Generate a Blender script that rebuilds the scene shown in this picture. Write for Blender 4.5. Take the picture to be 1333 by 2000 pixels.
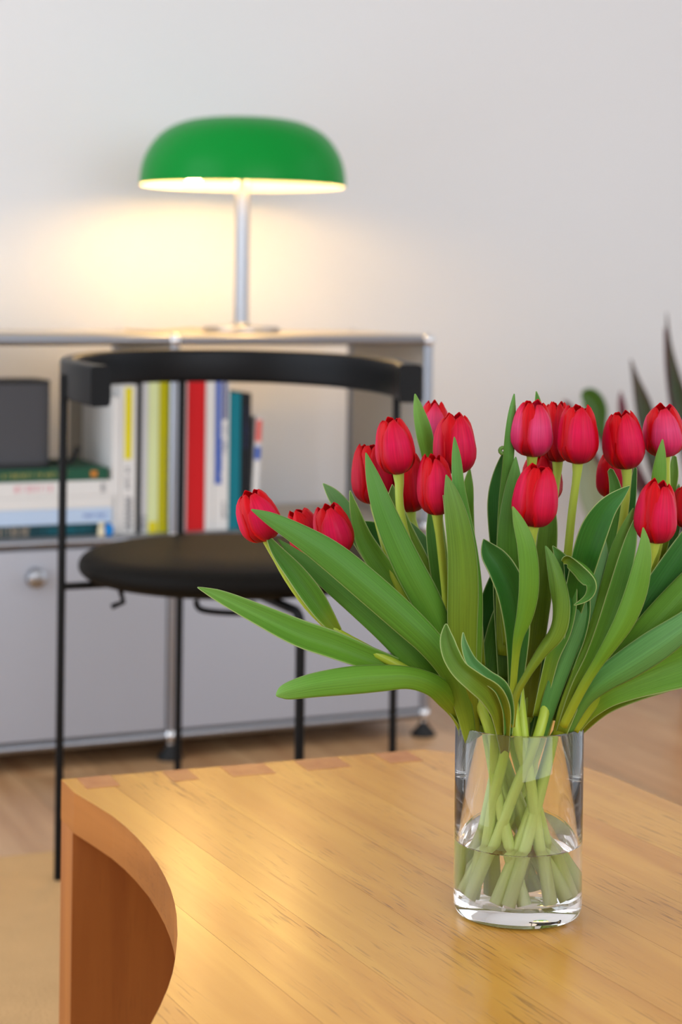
import bpy, bmesh, math, random
from mathutils import Vector, Matrix, Euler
random.seed(7)
for o in list(bpy.data.objects): bpy.data.objects.remove(o)
S = bpy.context.scene
COL = S.collection
PI = math.pi

# ------------------------------------------------------------------ camera
FPX, HZ, CX, ROLL, CAMZ = 3700.0, 565.0, 666.5, 0.012, 0.8356
cd = bpy.data.cameras.new('camera'); cam = bpy.data.objects.new('camera', cd); COL.objects.link(cam)
cam.location = (0, 0, CAMZ)
cam.rotation_euler = (Euler((PI/2, 0, 0)).to_matrix() @ Matrix.Rotation(ROLL, 3, 'Z')).to_euler()
cd.sensor_fit = 'HORIZONTAL'; cd.sensor_width = 24.0; cd.lens = 24.0*FPX/1333.0
cd.shift_y = -(1000.0-HZ)/1333.0
cd.clip_start = 0.02; cd.clip_end = 50
cd.dof.use_dof = True; cd.dof.focus_distance = 1.45; cd.dof.aperture_fstop = 6.4
S.camera = cam
# ------------------------------------------------------------------ world and exposure
w = bpy.data.worlds.new('sky'); S.world = w; w.use_nodes = True
w.node_tree.nodes['Background'].inputs[0].default_value = (0.75, 0.85, 1.0, 1)
w.node_tree.nodes['Background'].inputs[1].default_value = 1.0
S.view_settings.view_transform = 'Standard'; S.view_settings.look = 'None'
S.view_settings.exposure = -0.02; S.view_settings.gamma = 1.0
S.view_settings.use_curve_mapping = False
S.cycles.max_bounces = 28; S.cycles.diffuse_bounces = 4; S.cycles.glossy_bounces = 24
S.cycles.transmission_bounces = 24; S.cycles.transparent_max_bounces = 16
S.cycles.sample_clamp_indirect = 8.0
S.cycles.use_denoising = True
# ------------------------------------------------------------------ frames
O = Vector((0.1645, 3.5577, 0)); RT = math.radians(23.64)      # sideboard / room frame
U = Vector((math.cos(RT), math.sin(RT), 0)); N = Vector((-math.sin(RT), math.cos(RT), 0))
WALLB = 0.49
def W(a, b, z=0): return O + U*a + N*b + Vector((0, 0, z))
def cor(px, py):
    u, v = px-CX, py-HZ
    return u+ROLL*v, v-ROLL*u
def P(px, py, Z):                       # point seen at a pixel, at depth Z
    u, v = cor(px, py)
    return Vector((u/FPX*Z, Z, CAMZ-v/FPX*Z))
def G(px, py, h):                       # point seen at a pixel, at height h
    u, v = cor(px, py)
    Z = (CAMZ-h)*FPX/v
    return Vector((u/FPX*Z, Z, h))
def onb(px, py, b):                     # point seen at a pixel, on the plane b = const of the room frame
    u, v = cor(px, py)
    d = Vector((u/FPX, 1, -v/FPX)); c = Vector((0, 0, CAMZ))
    t = (b-(c-O).dot(N))/d.dot(N)
    p = c+d*t
    return (p-O).dot(U), p.z
# lights: daylight through the side windows, plus an added rear fill
RA0, RA1, RB0, CEIL = -2.6, 1.9, -5.8, 2.7
def area(name, a, b, z, sx, sz, face, power, col):
    l = bpy.data.lights.new(name, 'AREA'); l.shape = 'RECTANGLE'; l.size = sx; l.size_y = sz
    l.energy = power; l.color = col
    o = bpy.data.objects.new(name, l); COL.objects.link(o); o.location = W(a, b, z)
    d = U*face[0]+N*face[1]+Vector((0, 0, face[2] if len(face) > 2 else 0))
    o.rotation_euler = d.to_track_quat('-Z', 'Y').to_euler()
area('window_daylight_left', RA0+0.06, -1.1, 1.27, 2.1, 2.4, (1, 0), 34, (0.86, 0.93, 1.03))
area('window_daylight_right', RA1-0.06, -1.5, 1.27, 2.0, 2.4, (-1, 0), 10, (0.92, 0.96, 1.0))
area('window_daylight_rear', -0.5, RB0+0.06, 1.65, 4.0, 1.9, (0, 1), 78, (0.90, 0.95, 1.02))  # added fill from behind the camera for the front surfaces

# ------------------------------------------------------------------ helpers
def tag(o, label=None, cat=None, group=None, kind=None):
    if label: o['label'] = label
    if cat: o['category'] = cat
    if group: o['group'] = group
    if kind: o['kind'] = kind
    return o
def empty(name, loc, rz=0, label=None, cat=None, group=None):
    o = bpy.data.objects.new(name, None); COL.objects.link(o); o.location = loc; o.rotation_euler = (0, 0, rz)
    o.empty_display_size = 0.02
    return tag(o, label, cat, group)
def obj(name, bm, mat, parent=None, smooth=True, angle=40, loc=None, rz=None):
    me = bpy.data.meshes.new(name)
    if isinstance(bm, bmesh.types.BMesh):
        bmesh.ops.recalc_face_normals(bm, faces=bm.faces); bm.to_mesh(me); bm.free()
    else: me = bm
    if mat is not None and len(me.materials) == 0:
        for m in (mat if isinstance(mat, (list, tuple)) else [mat]): me.materials.append(m)
    if smooth:
        for p in me.polygons: p.use_smooth = True
        try: me.set_sharp_from_angle(angle=math.radians(angle))
        except Exception: pass
    o = bpy.data.objects.new(name, me); COL.objects.link(o)
    if parent: o.parent = parent
    if loc is not None: o.location = loc
    if rz is not None: o.rotation_euler = (0, 0, rz)
    return o
def box(bm, x0, x1, y0, y1, z0, z1, bev=0.0, mi=0):
    vs = [bm.verts.new((x, y, z)) for x in (x0, x1) for y in (y0, y1) for z in (z0, z1)]
    fs = [(0, 1, 3, 2), (4, 6, 7, 5), (0, 4, 5, 1), (2, 3, 7, 6), (0, 2, 6, 4), (1, 5, 7, 3)]
    F = [bm.faces.new([vs[i] for i in f]) for f in fs]
    for f in F: f.material_index = mi
    if bev > 0:
        es = list({e for f in F for e in f.edges})
        bmesh.ops.bevel(bm, geom=es, offset=bev, segments=2, affect='EDGES', profile=0.6)
    return bm
def B(*a, bev=0.0): return box(bmesh.new(), *a, bev=bev)
def tube(bm, pts, rad, seg=12, cap=True, uvl=None):
    pts = [Vector(p) for p in pts]; n = len(pts)
    rads = rad if isinstance(rad, (list, tuple)) else [rad]*n
    rings = []; prev = None
    for i, p in enumerate(pts):
        t = (pts[min(i+1, n-1)]-pts[max(i-1, 0)]).normalized()
        if prev is None:
            a = Vector((0, 0, 1)) if abs(t.z) < 0.9 else Vector((1, 0, 0))
            x = t.cross(a).normalized()
        else:
            x = (prev-t*prev.dot(t)).normalized()
        y = t.cross(x).normalized(); prev = x
        rings.append([bm.verts.new(p+(x*math.cos(2*PI*k/seg)+y*math.sin(2*PI*k/seg))*rads[i]) for k in range(seg)])
    for i in range(n-1):
        for k in range(seg):
            f = bm.faces.new((rings[i][k], rings[i][(k+1) % seg], rings[i+1][(k+1) % seg], rings[i+1][k]))
            if uvl:
                vv = [i/(n-1), i/(n-1), (i+1)/(n-1), (i+1)/(n-1)]; uu = [k/seg, (k+1)/seg, (k+1)/seg, k/seg]
                for j, l in enumerate(f.loops): l[uvl].uv = (uu[j], vv[j])
    if cap:
        for r_, v_ in ((rings[0][::-1], 0.0), (rings[-1], 1.0)):
            f = bm.faces.new(r_)
            if uvl:
                for l in f.loops: l[uvl].uv = (0.5, v_)
    return bm
def lathe(bm, prof, seg=48, c=(0, 0, 0), close=False):
    rings = []
    for r, z in prof:
        if r < 1e-6: rings.append([bm.verts.new((c[0], c[1], c[2]+z))])
        else: rings.append([bm.verts.new((c[0]+r*math.cos(2*PI*k/seg), c[1]+r*math.sin(2*PI*k/seg), c[2]+z)) for k in range(seg)])
    m = len(rings)
    for i in range(m if close else m-1):
        A_, B_ = rings[i], rings[(i+1) % m]
        for k in range(seg):
            k2 = (k+1) % seg
            if len(A_) == 1 and len(B_) == 1: continue
            if len(A_) == 1: bm.faces.new((A_[0], B_[k], B_[k2]))
            elif len(B_) == 1: bm.faces.new((A_[k], A_[k2], B_[0]))
            else: bm.faces.new((A_[k], A_[k2], B_[k2], B_[k]))
    return bm
def catmull(pts, n):
    pts = [tuple(p) for p in pts]; m = len(pts); out = []
    for j in range(n):
        s = j/(n-1)*(m-1); i = min(int(s), m-2); t = s-i
        p0, p1, p2, p3 = pts[max(i-1, 0)], pts[i], pts[i+1], pts[min(i+2, m-1)]
        out.append(tuple(0.5*((2*b)+(-a+c)*t+(2*a-5*b+4*c-d)*t*t+(-a+3*b-3*c+d)*t**3) for a, b, c, d in zip(p0, p1, p2, p3)))
    return out

# ------------------------------------------------------------------ materials
def srgb(r, g, b):
    f = lambda c: (c/255/12.92) if c/255 <= 0.04045 else ((c/255+0.055)/1.055)**2.4
    return (f(r), f(g), f(b), 1)
MATS = {}
def mat(name, col, rough=0.5, metal=0.0, spec=0.5, bump=0.0, bscale=200, coat=0.0, var=0.0, vscale=3, emit=None, sheen=0):
    m = bpy.data.materials.new(name); m.use_nodes = True; nt = m.node_tree; b = nt.nodes['Principled BSDF']
    b.inputs['Base Color'].default_value = col; b.inputs['Roughness'].default_value = rough
    b.inputs['Metallic'].default_value = metal; b.inputs['Specular IOR Level'].default_value = spec
    b.inputs['Coat Weight'].default_value = coat; b.inputs['Sheen Weight'].default_value = sheen
    tc = nt.nodes.new('ShaderNodeTexCoord')
    if var > 0:
        n = nt.nodes.new('ShaderNodeTexNoise'); n.inputs['Scale'].default_value = vscale; n.inputs['Detail'].default_value = 4
        nt.links.new(tc.outputs['Object'], n.inputs['Vector'])
        mx = nt.nodes.new('ShaderNodeMixRGB'); mx.blend_type = 'MULTIPLY'; mx.inputs[0].default_value = 1
        r = nt.nodes.new('ShaderNodeMapRange'); r.inputs[3].default_value = 1-var; r.inputs[4].default_value = 1+var
        nt.links.new(n.outputs[0], r.inputs[0]); mx.inputs[1].default_value = col
        nt.links.new(r.outputs[0], mx.inputs[2]); nt.links.new(mx.outputs[0], b.inputs['Base Color'])
    if bump > 0:
        n = nt.nodes.new('ShaderNodeTexNoise'); n.inputs['Scale'].default_value = bscale; n.inputs['Detail'].default_value = 3
        nt.links.new(tc.outputs['Object'], n.inputs['Vector'])
        bp = nt.nodes.new('ShaderNodeBump'); bp.inputs['Strength'].default_value = bump; bp.inputs['Distance'].default_value = 0.002
        nt.links.new(n.outputs[0], bp.inputs['Height']); nt.links.new(bp.outputs[0], b.inputs['Normal'])
    if emit:
        b.inputs['Emission Color'].default_value = emit[0]; b.inputs['Emission Strength'].default_value = emit[1]
    return m
def wood(name, c1, c2, cp, rough=0.35, axis='Y', gs=1.0, pore=0.6, objvar=0.12, spec=0.5, pscale=1.0):
    m = bpy.data.materials.new(name); m.use_nodes = True; nt = m.node_tree; b = nt.nodes['Principled BSDF']; L = nt.links.new
    tc = nt.nodes.new('ShaderNodeTexCoord'); oi = nt.nodes.new('ShaderNodeObjectInfo')
    off = nt.nodes.new('ShaderNodeVectorMath'); off.operation = 'ADD'
    sc = nt.nodes.new('ShaderNodeVectorMath'); sc.operation = 'SCALE'; sc.inputs[0].default_value = (37, 11, 23)
    L(oi.outputs['Random'], sc.inputs['Scale']); L(tc.outputs['Object'], off.inputs[0]); L(sc.outputs[0], off.inputs[1])
    def mp(s):
        n = nt.nodes.new('ShaderNodeMapping'); L(off.outputs[0], n.inputs['Vector'])
        n.inputs['Scale'].default_value = s; return n
    def ax(along, across):
        return {'X': (along, across, across), 'Y': (across, along, across), 'Z': (across, across, along)}[axis]
    n1 = nt.nodes.new('ShaderNodeTexNoise'); n1.inputs['Scale'].default_value = 1; n1.inputs['Detail'].default_value = 5; n1.inputs['Distortion'].default_value = 0.6
    L(mp(ax(2.0*gs, 28*gs)).outputs[0], n1.inputs['Vector'])
    r1 = nt.nodes.new('ShaderNodeValToRGB'); r1.color_ramp.elements[0].position = 0.3; r1.color_ramp.elements[1].position = 0.72
    r1.color_ramp.elements[0].color = c1; r1.color_ramp.elements[1].color = c2; L(n1.outputs[0], r1.inputs[0])
    n2 = nt.nodes.new('ShaderNodeTexNoise'); n2.inputs['Scale'].default_value = 1; n2.inputs['Detail'].default_value = 2
    L(mp(ax(22*gs*pscale, 470*gs*pscale)).outputs[0], n2.inputs['Vector'])
    r2 = nt.nodes.new('ShaderNodeValToRGB'); r2.color_ramp.elements[0].position = 0.58; r2.color_ramp.elements[1].position = 0.68
    r2.color_ramp.elements[0].color = (0, 0, 0, 1); r2.color_ramp.elements[1].color = (1, 1, 1, 1); L(n2.outputs[0], r2.inputs[0])
    n3 = nt.nodes.new('ShaderNodeTexNoise'); n3.inputs['Scale'].default_value = 1; n3.inputs['Detail'].default_value = 3
    L(mp(ax(3*gs, 14*gs)).outputs[0], n3.inputs['Vector'])
    mm = nt.nodes.new('ShaderNodeMath'); mm.operation = 'MULTIPLY'; L(r2.outputs[0], mm.inputs[0])
    r3 = nt.nodes.new('ShaderNodeMapRange'); r3.inputs[1].default_value = 0.4; r3.inputs[2].default_value = 0.65; r3.inputs[4].default_value = pore
    L(n3.outputs[0], r3.inputs[0]); L(r3.outputs[0], mm.inputs[1])
    mx = nt.nodes.new('ShaderNodeMixRGB'); L(mm.outputs[0], mx.inputs[0]); L(r1.outputs[0], mx.inputs[1]); mx.inputs[2].default_value = cp
    vr = nt.nodes.new('ShaderNodeMapRange'); vr.inputs[3].default_value = 1-objvar; vr.inputs[4].default_value = 1+objvar
    L(oi.outputs['Random'], vr.inputs[0])
    m2 = nt.nodes.new('ShaderNodeMixRGB'); m2.blend_type = 'MULTIPLY'; m2.inputs[0].default_value = 1
    L(mx.outputs[0], m2.inputs[1]); L(vr.outputs[0], m2.inputs[2]); L(m2.outputs[0], b.inputs['Base Color'])
    b.inputs['Roughness'].default_value = rough; b.inputs['Specular IOR Level'].default_value = spec
    bp = nt.nodes.new('ShaderNodeBump'); bp.inputs['Strength'].default_value = 0.25; bp.inputs['Distance'].default_value = -0.0006
    L(mm.outputs[0], bp.inputs['Height']); L(bp.outputs[0], b.inputs['Normal'])
    return m
def plantmat(name, stops, edge=None, edgew=0.75, rough=0.4, veins=0.25, trans=0.25, spec=0.4, usc=40, vsc=2.0, blotch=0.0):
    """colour along v (0 base .. 1 tip), another colour towards the edges, fine veins running along"""
    m = bpy.data.materials.new(name); m.use_nodes = True; nt = m.node_tree; b = nt.nodes['Principled BSDF']; L = nt.links.new
    uv = nt.nodes.new('ShaderNodeUVMap'); uv.uv_map = 'UVMap'
    sp = nt.nodes.new('ShaderNodeSeparateXYZ'); L(uv.outputs[0], sp.inputs[0])
    r = nt.nodes.new('ShaderNodeValToRGB'); cr = r.color_ramp
    while len(cr.elements) > 1: cr.elements.remove(cr.elements[-1])
    cr.elements[0].position = stops[0][0]; cr.elements[0].color = stops[0][1]
    for p_, c_ in stops[1:]:
        e = cr.elements.new(p_); e.color = c_
    L(sp.outputs[1], r.inputs[0]); out = r.outputs[0]
    oi = nt.nodes.new('ShaderNodeObjectInfo')
    if edge:
        a = nt.nodes.new('ShaderNodeMath'); a.operation = 'SUBTRACT'; L(sp.outputs[0], a.inputs[0]); a.inputs[1].default_value = 0.5
        a2 = nt.nodes.new('ShaderNodeMath'); a2.operation = 'ABSOLUTE'; L(a.outputs[0], a2.inputs[0])
        mr = nt.nodes.new('ShaderNodeMapRange'); mr.interpolation_type = 'SMOOTHSTEP'
        mr.inputs[1].default_value = 0.5*edgew; mr.inputs[2].default_value = 0.5; L(a2.outputs[0], mr.inputs[0])
        mx = nt.nodes.new('ShaderNodeMixRGB'); L(mr.outputs[0], mx.inputs[0]); L(out, mx.inputs[1]); mx.inputs[2].default_value = edge
        out = mx.outputs[0]
    off = nt.nodes.new('ShaderNodeVectorMath'); off.operation = 'ADD'
    sc = nt.nodes.new('ShaderNodeVectorMath'); sc.operation = 'SCALE'; sc.inputs[0].default_value = (5, 9, 3)
    L(oi.outputs['Random'], sc.inputs['Scale']); L(uv.outputs[0], off.inputs[0]); L(sc.outputs[0], off.inputs[1])
    mp = nt.nodes.new('ShaderNodeMapping'); mp.inputs['Scale'].default_value = (usc, vsc, 1); L(off.outputs[0], mp.inputs['Vector'])
    n = nt.nodes.new('ShaderNodeTexNoise'); n.inputs['Scale'].default_value = 1; n.inputs['Detail'].default_value = 4; L(mp.outputs[0], n.inputs['Vector'])
    mr2 = nt.nodes.new('ShaderNodeMapRange'); mr2.inputs[1].default_value = 0.3; mr2.inputs[2].default_value = 0.7
    mr2.inputs[3].default_value = 1-veins; mr2.inputs[4].default_value = 1+veins; L(n.outputs[0], mr2.inputs[0])
    mu = nt.nodes.new('ShaderNodeMixRGB'); mu.blend_type = 'MULTIPLY'; mu.inputs[0].default_value = 1
    L(out, mu.inputs[1]); L(mr2.outputs[0], mu.inputs[2]); out = mu.outputs[0]
    L(out, b.inputs['Base Color']); b.inputs['Roughness'].default_value = rough; b.inputs['Specular IOR Level'].default_value = spec
    bp = nt.nodes.new('ShaderNodeBump'); bp.inputs['Strength'].default_value = 0.35; bp.inputs['Distance'].default_value = 0.0008
    L(n.outputs[0], bp.inputs['Height']); L(bp.outputs[0], b.inputs['Normal'])
    if trans > 0:
        t = nt.nodes.new('ShaderNodeBsdfTranslucent'); L(out, t.inputs[0])
        ms = nt.nodes.new('ShaderNodeMixShader'); ms.inputs[0].default_value = trans
        o_ = nt.nodes['Material Output']; L(b.outputs[0], ms.inputs[1]); L(t.outputs[0], ms.inputs[2]); L(ms.outputs[0], o_.inputs[0])
    return m
def glassmat(name, ior=1.45, col=(1, 1, 1, 1), tr=0.0):
    m = bpy.data.materials.new(name); m.use_nodes = True; nt = m.node_tree; nt.nodes.remove(nt.nodes['Principled BSDF'])
    g = nt.nodes.new('ShaderNodeBsdfGlass'); g.inputs['IOR'].default_value = ior; g.inputs['Color'].default_value = col; g.inputs['Roughness'].default_value = 0
    out = nt.nodes['Material Output']
    if tr > 0:
        t = nt.nodes.new('ShaderNodeBsdfTransparent'); t.inputs[0].default_value = col; ms = nt.nodes.new('ShaderNodeMixShader')
        ms.inputs[0].default_value = tr; nt.links.new(g.outputs[0], ms.inputs[1]); nt.links.new(t.outputs[0], ms.inputs[2]); nt.links.new(ms.outputs[0], out.inputs[0])
    else: nt.links.new(g.outputs[0], out.inputs[0])
    return m
def thinglass(name, ior=1.45, tint=(0.97, 0.985, 0.98, 1)):
    m = bpy.data.materials.new(name); m.use_nodes = True; nt = m.node_tree; nt.nodes.remove(nt.nodes['Principled BSDF'])
    t = nt.nodes.new('ShaderNodeBsdfTransparent'); t.inputs[0].default_value = tint
    g = nt.nodes.new('ShaderNodeBsdfGlossy'); g.inputs['Roughness'].default_value = 0.0
    fr = nt.nodes.new('ShaderNodeFresnel'); fr.inputs[0].default_value = ior
    ms = nt.nodes.new('ShaderNodeMixShader'); L = nt.links.new
    L(fr.outputs[0], ms.inputs[0]); L(t.outputs[0], ms.inputs[1]); L(g.outputs[0], ms.inputs[2]); L(ms.outputs[0], nt.nodes['Material Output'].inputs[0])
    return m

M_wall = mat('wall_paint', srgb(224, 223, 222), 0.9, spec=0.2, bump=0.15, bscale=160)
M_ceil = mat('ceiling_paint', srgb(235, 235, 233), 0.9, spec=0.2)
M_white = mat('white_trim', srgb(228, 226, 222), 0.5)
M_floor = wood('oak_floor', srgb(178, 130, 88), srgb(212, 170, 124), srgb(126, 84, 54), 0.3, 'Y', 0.8, 0.3, 0.13)
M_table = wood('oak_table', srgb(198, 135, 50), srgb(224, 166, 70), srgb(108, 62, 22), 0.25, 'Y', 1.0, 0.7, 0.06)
M_edgeshaded = wood('oak_cut_edge', srgb(146, 88, 34), srgb(172, 108, 46), srgb(100, 52, 18), 0.5, 'Y', 1.0, 0.5, 0.03, spec=0.25)  # cut grain, darkened further so the apron's shade sits in the colour
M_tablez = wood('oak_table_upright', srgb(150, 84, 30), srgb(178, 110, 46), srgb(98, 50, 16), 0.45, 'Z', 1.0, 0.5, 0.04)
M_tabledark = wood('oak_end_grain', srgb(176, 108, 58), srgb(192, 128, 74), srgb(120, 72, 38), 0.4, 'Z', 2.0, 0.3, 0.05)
M_metalgrey = mat('grey_powder_coated_steel', srgb(172, 174, 182), 0.45, spec=0.5, bump=0.04, bscale=500)
M_metalwarm = mat('light_grey_steel_panel', srgb(180, 174, 164), 0.45)
M_chrome = mat('chrome', srgb(225, 226, 228), 0.14, 1.0)
M_tube = mat('brushed_chrome_tube', srgb(150, 153, 160), 0.28, 1.0)
M_softchrome = mat('satin_chrome', srgb(168, 170, 175), 0.3, 1.0)
M_black = mat('black_lacquered_steel', srgb(9, 9, 10), 0.5, spec=0.2)
M_blackwood = mat('black_lacquered_wood', srgb(10, 11, 13), 0.42, spec=0.22, bump=0.03, bscale=90)
M_seat = mat('black_leather', srgb(17, 14, 10), 0.62, spec=0.10, bump=0.2, bscale=260)
M_rubber = mat('black_rubber', srgb(18, 18, 18), 0.7)
M_green = mat('glossy_green_shade', srgb(0, 138, 48), 0.34, spec=0.16)
M_inner = mat('white_shade_inside', srgb(245, 242, 232), 0.6)
M_bulb = mat('lit_bulb', (1, 0.8, 0.5, 1), 0.5, emit=((1.0, 0.62, 0.225, 1), 90))
M_cord = mat('clear_gold_cord', srgb(214, 190, 140), 0.3)
M_speaker = mat('charcoal_speaker_grille', srgb(72, 72, 76), 0.75, bump=0.5, bscale=900)
M_speakercap = mat('matte_black_plastic', srgb(22, 22, 24), 0.5)
M_rug = mat('tan_wool_rug', srgb(212, 170, 118), 0.95, spec=0.1, bump=0.9, bscale=300, var=0.12, vscale=14)
M_paper = mat('page_paper', srgb(228, 222, 210), 0.9)
M_terra = mat('terracotta', srgb(150, 74, 48), 0.8, var=0.1, vscale=12)
M_soil = mat('potting_soil', srgb(50, 36, 26), 0.95, bump=1, bscale=80)
def flat(name, *c, rough=0.55): return mat(name, srgb(*c), rough, spec=0.22)

# ------------------------------------------------------------------ setting
def room(name, bm, m, kind='structure', smooth=False):
    o = obj(name, bm, m, None, smooth, loc=O, rz=RT); o['kind'] = kind; return o
# floor boards near the sideboard are separate boards laid over the screed of the floor
floor = room('floor', B(RA0-0.1, RA1+0.1, RB0-0.1, WALLB+0.1, -0.08, -0.012), M_floor)
fw = 0.14; ids = {}
for i in range(int((RA1-RA0)/fw)+1):
    x0 = RA0+i*fw; x1 = min(x0+fw, RA1)
    y = RB0-random.random()*1.2; near = (-2.4 < x0 < 1.9)
    while y < WALLB:
        L_ = 1.35 if near else 3.0
        y0, y1 = max(y, RB0), min(y+L_, WALLB)
        if y1-y0 > 0.03:
            key = 'floorboard'
            o = obj(key, B(x0+0.0006, x1-0.0006, y0+0.0006, y1-0.0006, -0.012, 0.0), M_floor, floor, False)
        y += L_
room('ceiling', B(RA0-0.1, RA1+0.1, RB0-0.1, WALLB+0.1, CEIL, CEIL+0.1), M_ceil)
room('wall_back', B(RA0-0.1, RA1+0.1, WALLB, WALLB+0.12, -0.012, CEIL), M_wall)
def wall_with_hole(name, axis, pos, thick, lo, hi, h0, h1, z0, z1):
    bm = bmesh.new()
    def seg(s0, s1, za, zb):
        if axis == 'a': box(bm, min(pos, pos+thick), max(pos, pos+thick), s0, s1, za, zb)
        else: box(bm, s0, s1, min(pos, pos+thick), max(pos, pos+thick), za, zb)
    seg(lo, h0, -0.012, CEIL); seg(h1, hi, -0.012, CEIL); seg(h0, h1, -0.012, z0); seg(h0, h1, z1, CEIL)
    return room(name, bm, M_wall)
wall_with_hole('wall_left', 'a', RA0, -0.12, RB0, WALLB, -2.2, 0.0, 0.04, 2.5)
wall_with_hole('wall_right', 'a', RA1, 0.12, RB0, WALLB, -2.55, -0.45, 0.04, 2.5)
wall_with_hole('wall_front', 'b', RB0, -0.12, RA0, RA1, -2.5, 1.5, 0.65, 2.6)
def window(n, axis, pos, h0, h1, z0, z1):
    bm = bmesh.new()
    def seg(s0, s1, za, zb):
        if axis == 'a': box(bm, pos-0.03, pos+0.03, s0, s1, za, zb)
        else: box(bm, s0, s1, pos-0.03, pos+0.03, za, zb)
    seg(h0, h0+0.06, z0, z1); seg(h1-0.06, h1, z0, z1); mid = (h0+h1)/2; seg(mid-0.03, mid+0.03, z0, z1)
    seg(h0, h1, z0, z0+0.06); seg(h0, h1, z1-0.06, z1)
    room('window_%d' % n, bm, M_white)
window(1, 'a', RA0-0.05, -2.2, 0.0, 0.04, 2.5)
window(2, 'a', RA1+0.05, -2.55, -0.45, 0.04, 2.5)
window(3, 'b', RB0-0.05, -2.5, 1.5, 0.65, 2.6)  # unseen rear window, added to go with the rear fill
room('baseboard_back', B(RA0, RA1, WALLB-0.014, WALLB, 0, 0.06, bev=0.002), M_white)

# rug
rp = G(0, 1672, 0.008); ra, rb = (rp-O).dot(U), (rp-O).dot(N)
o = obj('rug', B(-1.6, 0.62, -2.3, 0, 0, 0.008, bev=0.003), M_rug, loc=W(ra, rb), rz=RT)
tag(o, 'tan short-pile rug on the floor under the wooden table', 'rug')

# ------------------------------------------------------------------ sideboard
SB = empty('sideboard', O, RT, 'light grey metal modular sideboard with chrome tubes standing along the wall', 'sideboard')
zt, zm, zb, D = 0.742, 0.392, 0.042, 0.35
TR = 0.0095
xs = [-1.0, -0.5, 0.0]
ballmesh = None
def sbtube(p, q):
    d = (Vector(q)-Vector(p)).normalized()*0.010
    obj('tube', tube(bmesh.new(), [Vector(p)+d, Vector(q)-d], TR, 14), M_tube, SB)
for x in xs:
    for y in (0, D):
        for z in (zb, zm, zt):
            bm = bmesh.new(); bmesh.ops.create_uvsphere(bm, u_segments=16, v_segments=10, radius=0.0128)
            obj('connector_ball', bm, M_chrome, SB, loc=(x, y, z))
        sbtube((x, y, zb), (x, y, zm)); sbtube((x, y, zm), (x, y, zt))
        bm = bmesh.new(); tube(bm, [(0, 0, 0.02), (0, 0, zb-0.01)], 0.0055, 12)
        foot = obj('foot', bm, M_chrome, SB, loc=(x, y, 0))
        bm = lathe(bmesh.new(), [(0, 0), (0.023, 0), (0.023, 0.005), (0.009, 0.021), (0.007, 0.026), (0, 0.026)], 24)
        obj('glide', bm, M_rubber, foot)
    for z in (zb, zm, zt): sbtube((x, 0, z), (x, D, z))
for i in range(2):
    for y in (0, D):
        for z in (zb, zm, zt): sbtube((xs[i], y, z), (xs[i+1], y, z))
    x0, x1 = xs[i]+TR, xs[i+1]-TR
    obj('top_panel', B(x0, x1, TR-0.003, D-TR+0.003, zt+0.003, zt+0.0095, bev=0.001), M_metalwarm, SB, False)
    obj('shelf_panel', B(x0, x1, TR-0.003, D-TR+0.003, zm+0.002, zm+0.0085, bev=0.001), M_metalwarm, SB, False)
    obj('bottom_panel', B(x0, x1, TR-0.003, D-TR+0.003, zb-0.004, zb+0.0025, bev=0.001), M_metalgrey, SB, False)
    obj('back_panel', B(x0, x1, D-0.004, D+0.002, zb+TR, zm-TR), M_metalgrey, SB, False)
    dr = obj('door', B(xs[i]+0.0115, xs[i+1]-0.0115, -0.0075, 0.010, zb+0.0115, zm-0.0115, bev=0.0015), M_metalgrey, SB)
    hx = (xs[i]+xs[i+1])/2
    bm = bmesh.new()
    lathe(bm, [(0, 0.022), (0.011, 0.021), (0.0155, 0.018), (0.0165, 0.014), (0.0155, 0.006), (0.0175, 0.003), (0.0175, 0.0), (0, 0)], 28)
    bmesh.ops.rotate(bm, verts=bm.verts, cent=(0, 0, 0), matrix=Matrix.Rotation(PI/2, 3, 'X'))
    bmesh.ops.translate(bm, verts=bm.verts, vec=(hx, -0.0075, 0.335))
    tag(obj('knob', bm, M_softchrome, dr), 'round satin chrome knob')
for x in xs:
    for (za, zc) in ((zb, zm), (zm, zt)):
        obj('side_panel', B(x-0.003, x+0.003, TR-0.002, D-TR+0.002, za+TR-0.002, zc-TR+0.002), M_metalwarm, SB, False)

# ------------------------------------------------------------------ lamp
LA, LB_ = -0.311, 0.17
LZ = zt+0.0095
LAMP = empty('table_lamp', W(LA, LB_, LZ), RT, 'lit table lamp with glossy green mushroom shade on chrome stem', 'lamp')
obj('base', lathe(bmesh.new(), [(0, 0), (0.073, 0), (0.0745, 0.003), (0.0735, 0.009), (0.070, 0.0115), (0.02, 0.0125), (0.0165, 0.018), (0, 0.018)], 56), M_softchrome, LAMP)
obj('stem', lathe(bmesh.new(), [(0, 0.018), (0.0135, 0.018), (0.0135, 0.33), (0, 0.33)], 32), M_softchrome, LAMP)
RZ = 0.277
outer = [(0.195, 0), (0.1945, 0.018), (0.190, 0.042), (0.180, 0.066), (0.163, 0.090), (0.140, 0.108), (0.112, 0.120), (0.08, 0.1262), (0.04, 0.129), (0, 0.1295)]
oo = catmull(outer, 40)
bm = bmesh.new(); lathe(bm, [(r if i < len(oo)-1 else 0, z+RZ) for i, (r, z) in enumerate(oo)], 72)
sh = obj('shade', bm, M_green, LAMP)
bm = bmesh.new(); prof = [(0.195, 0), (0.1925, 0.0)]+[(max(r-0.0028, 0), z-0.003*(z/0.13)) for r, z in oo[1:]]
prof[-1] = (0, prof[-1][1]); lathe(bm, [(r, z+RZ) for r, z in prof], 72)
tag(obj('shade_lining', bm, M_inner, sh), 'white inner lining of the shade')
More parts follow.
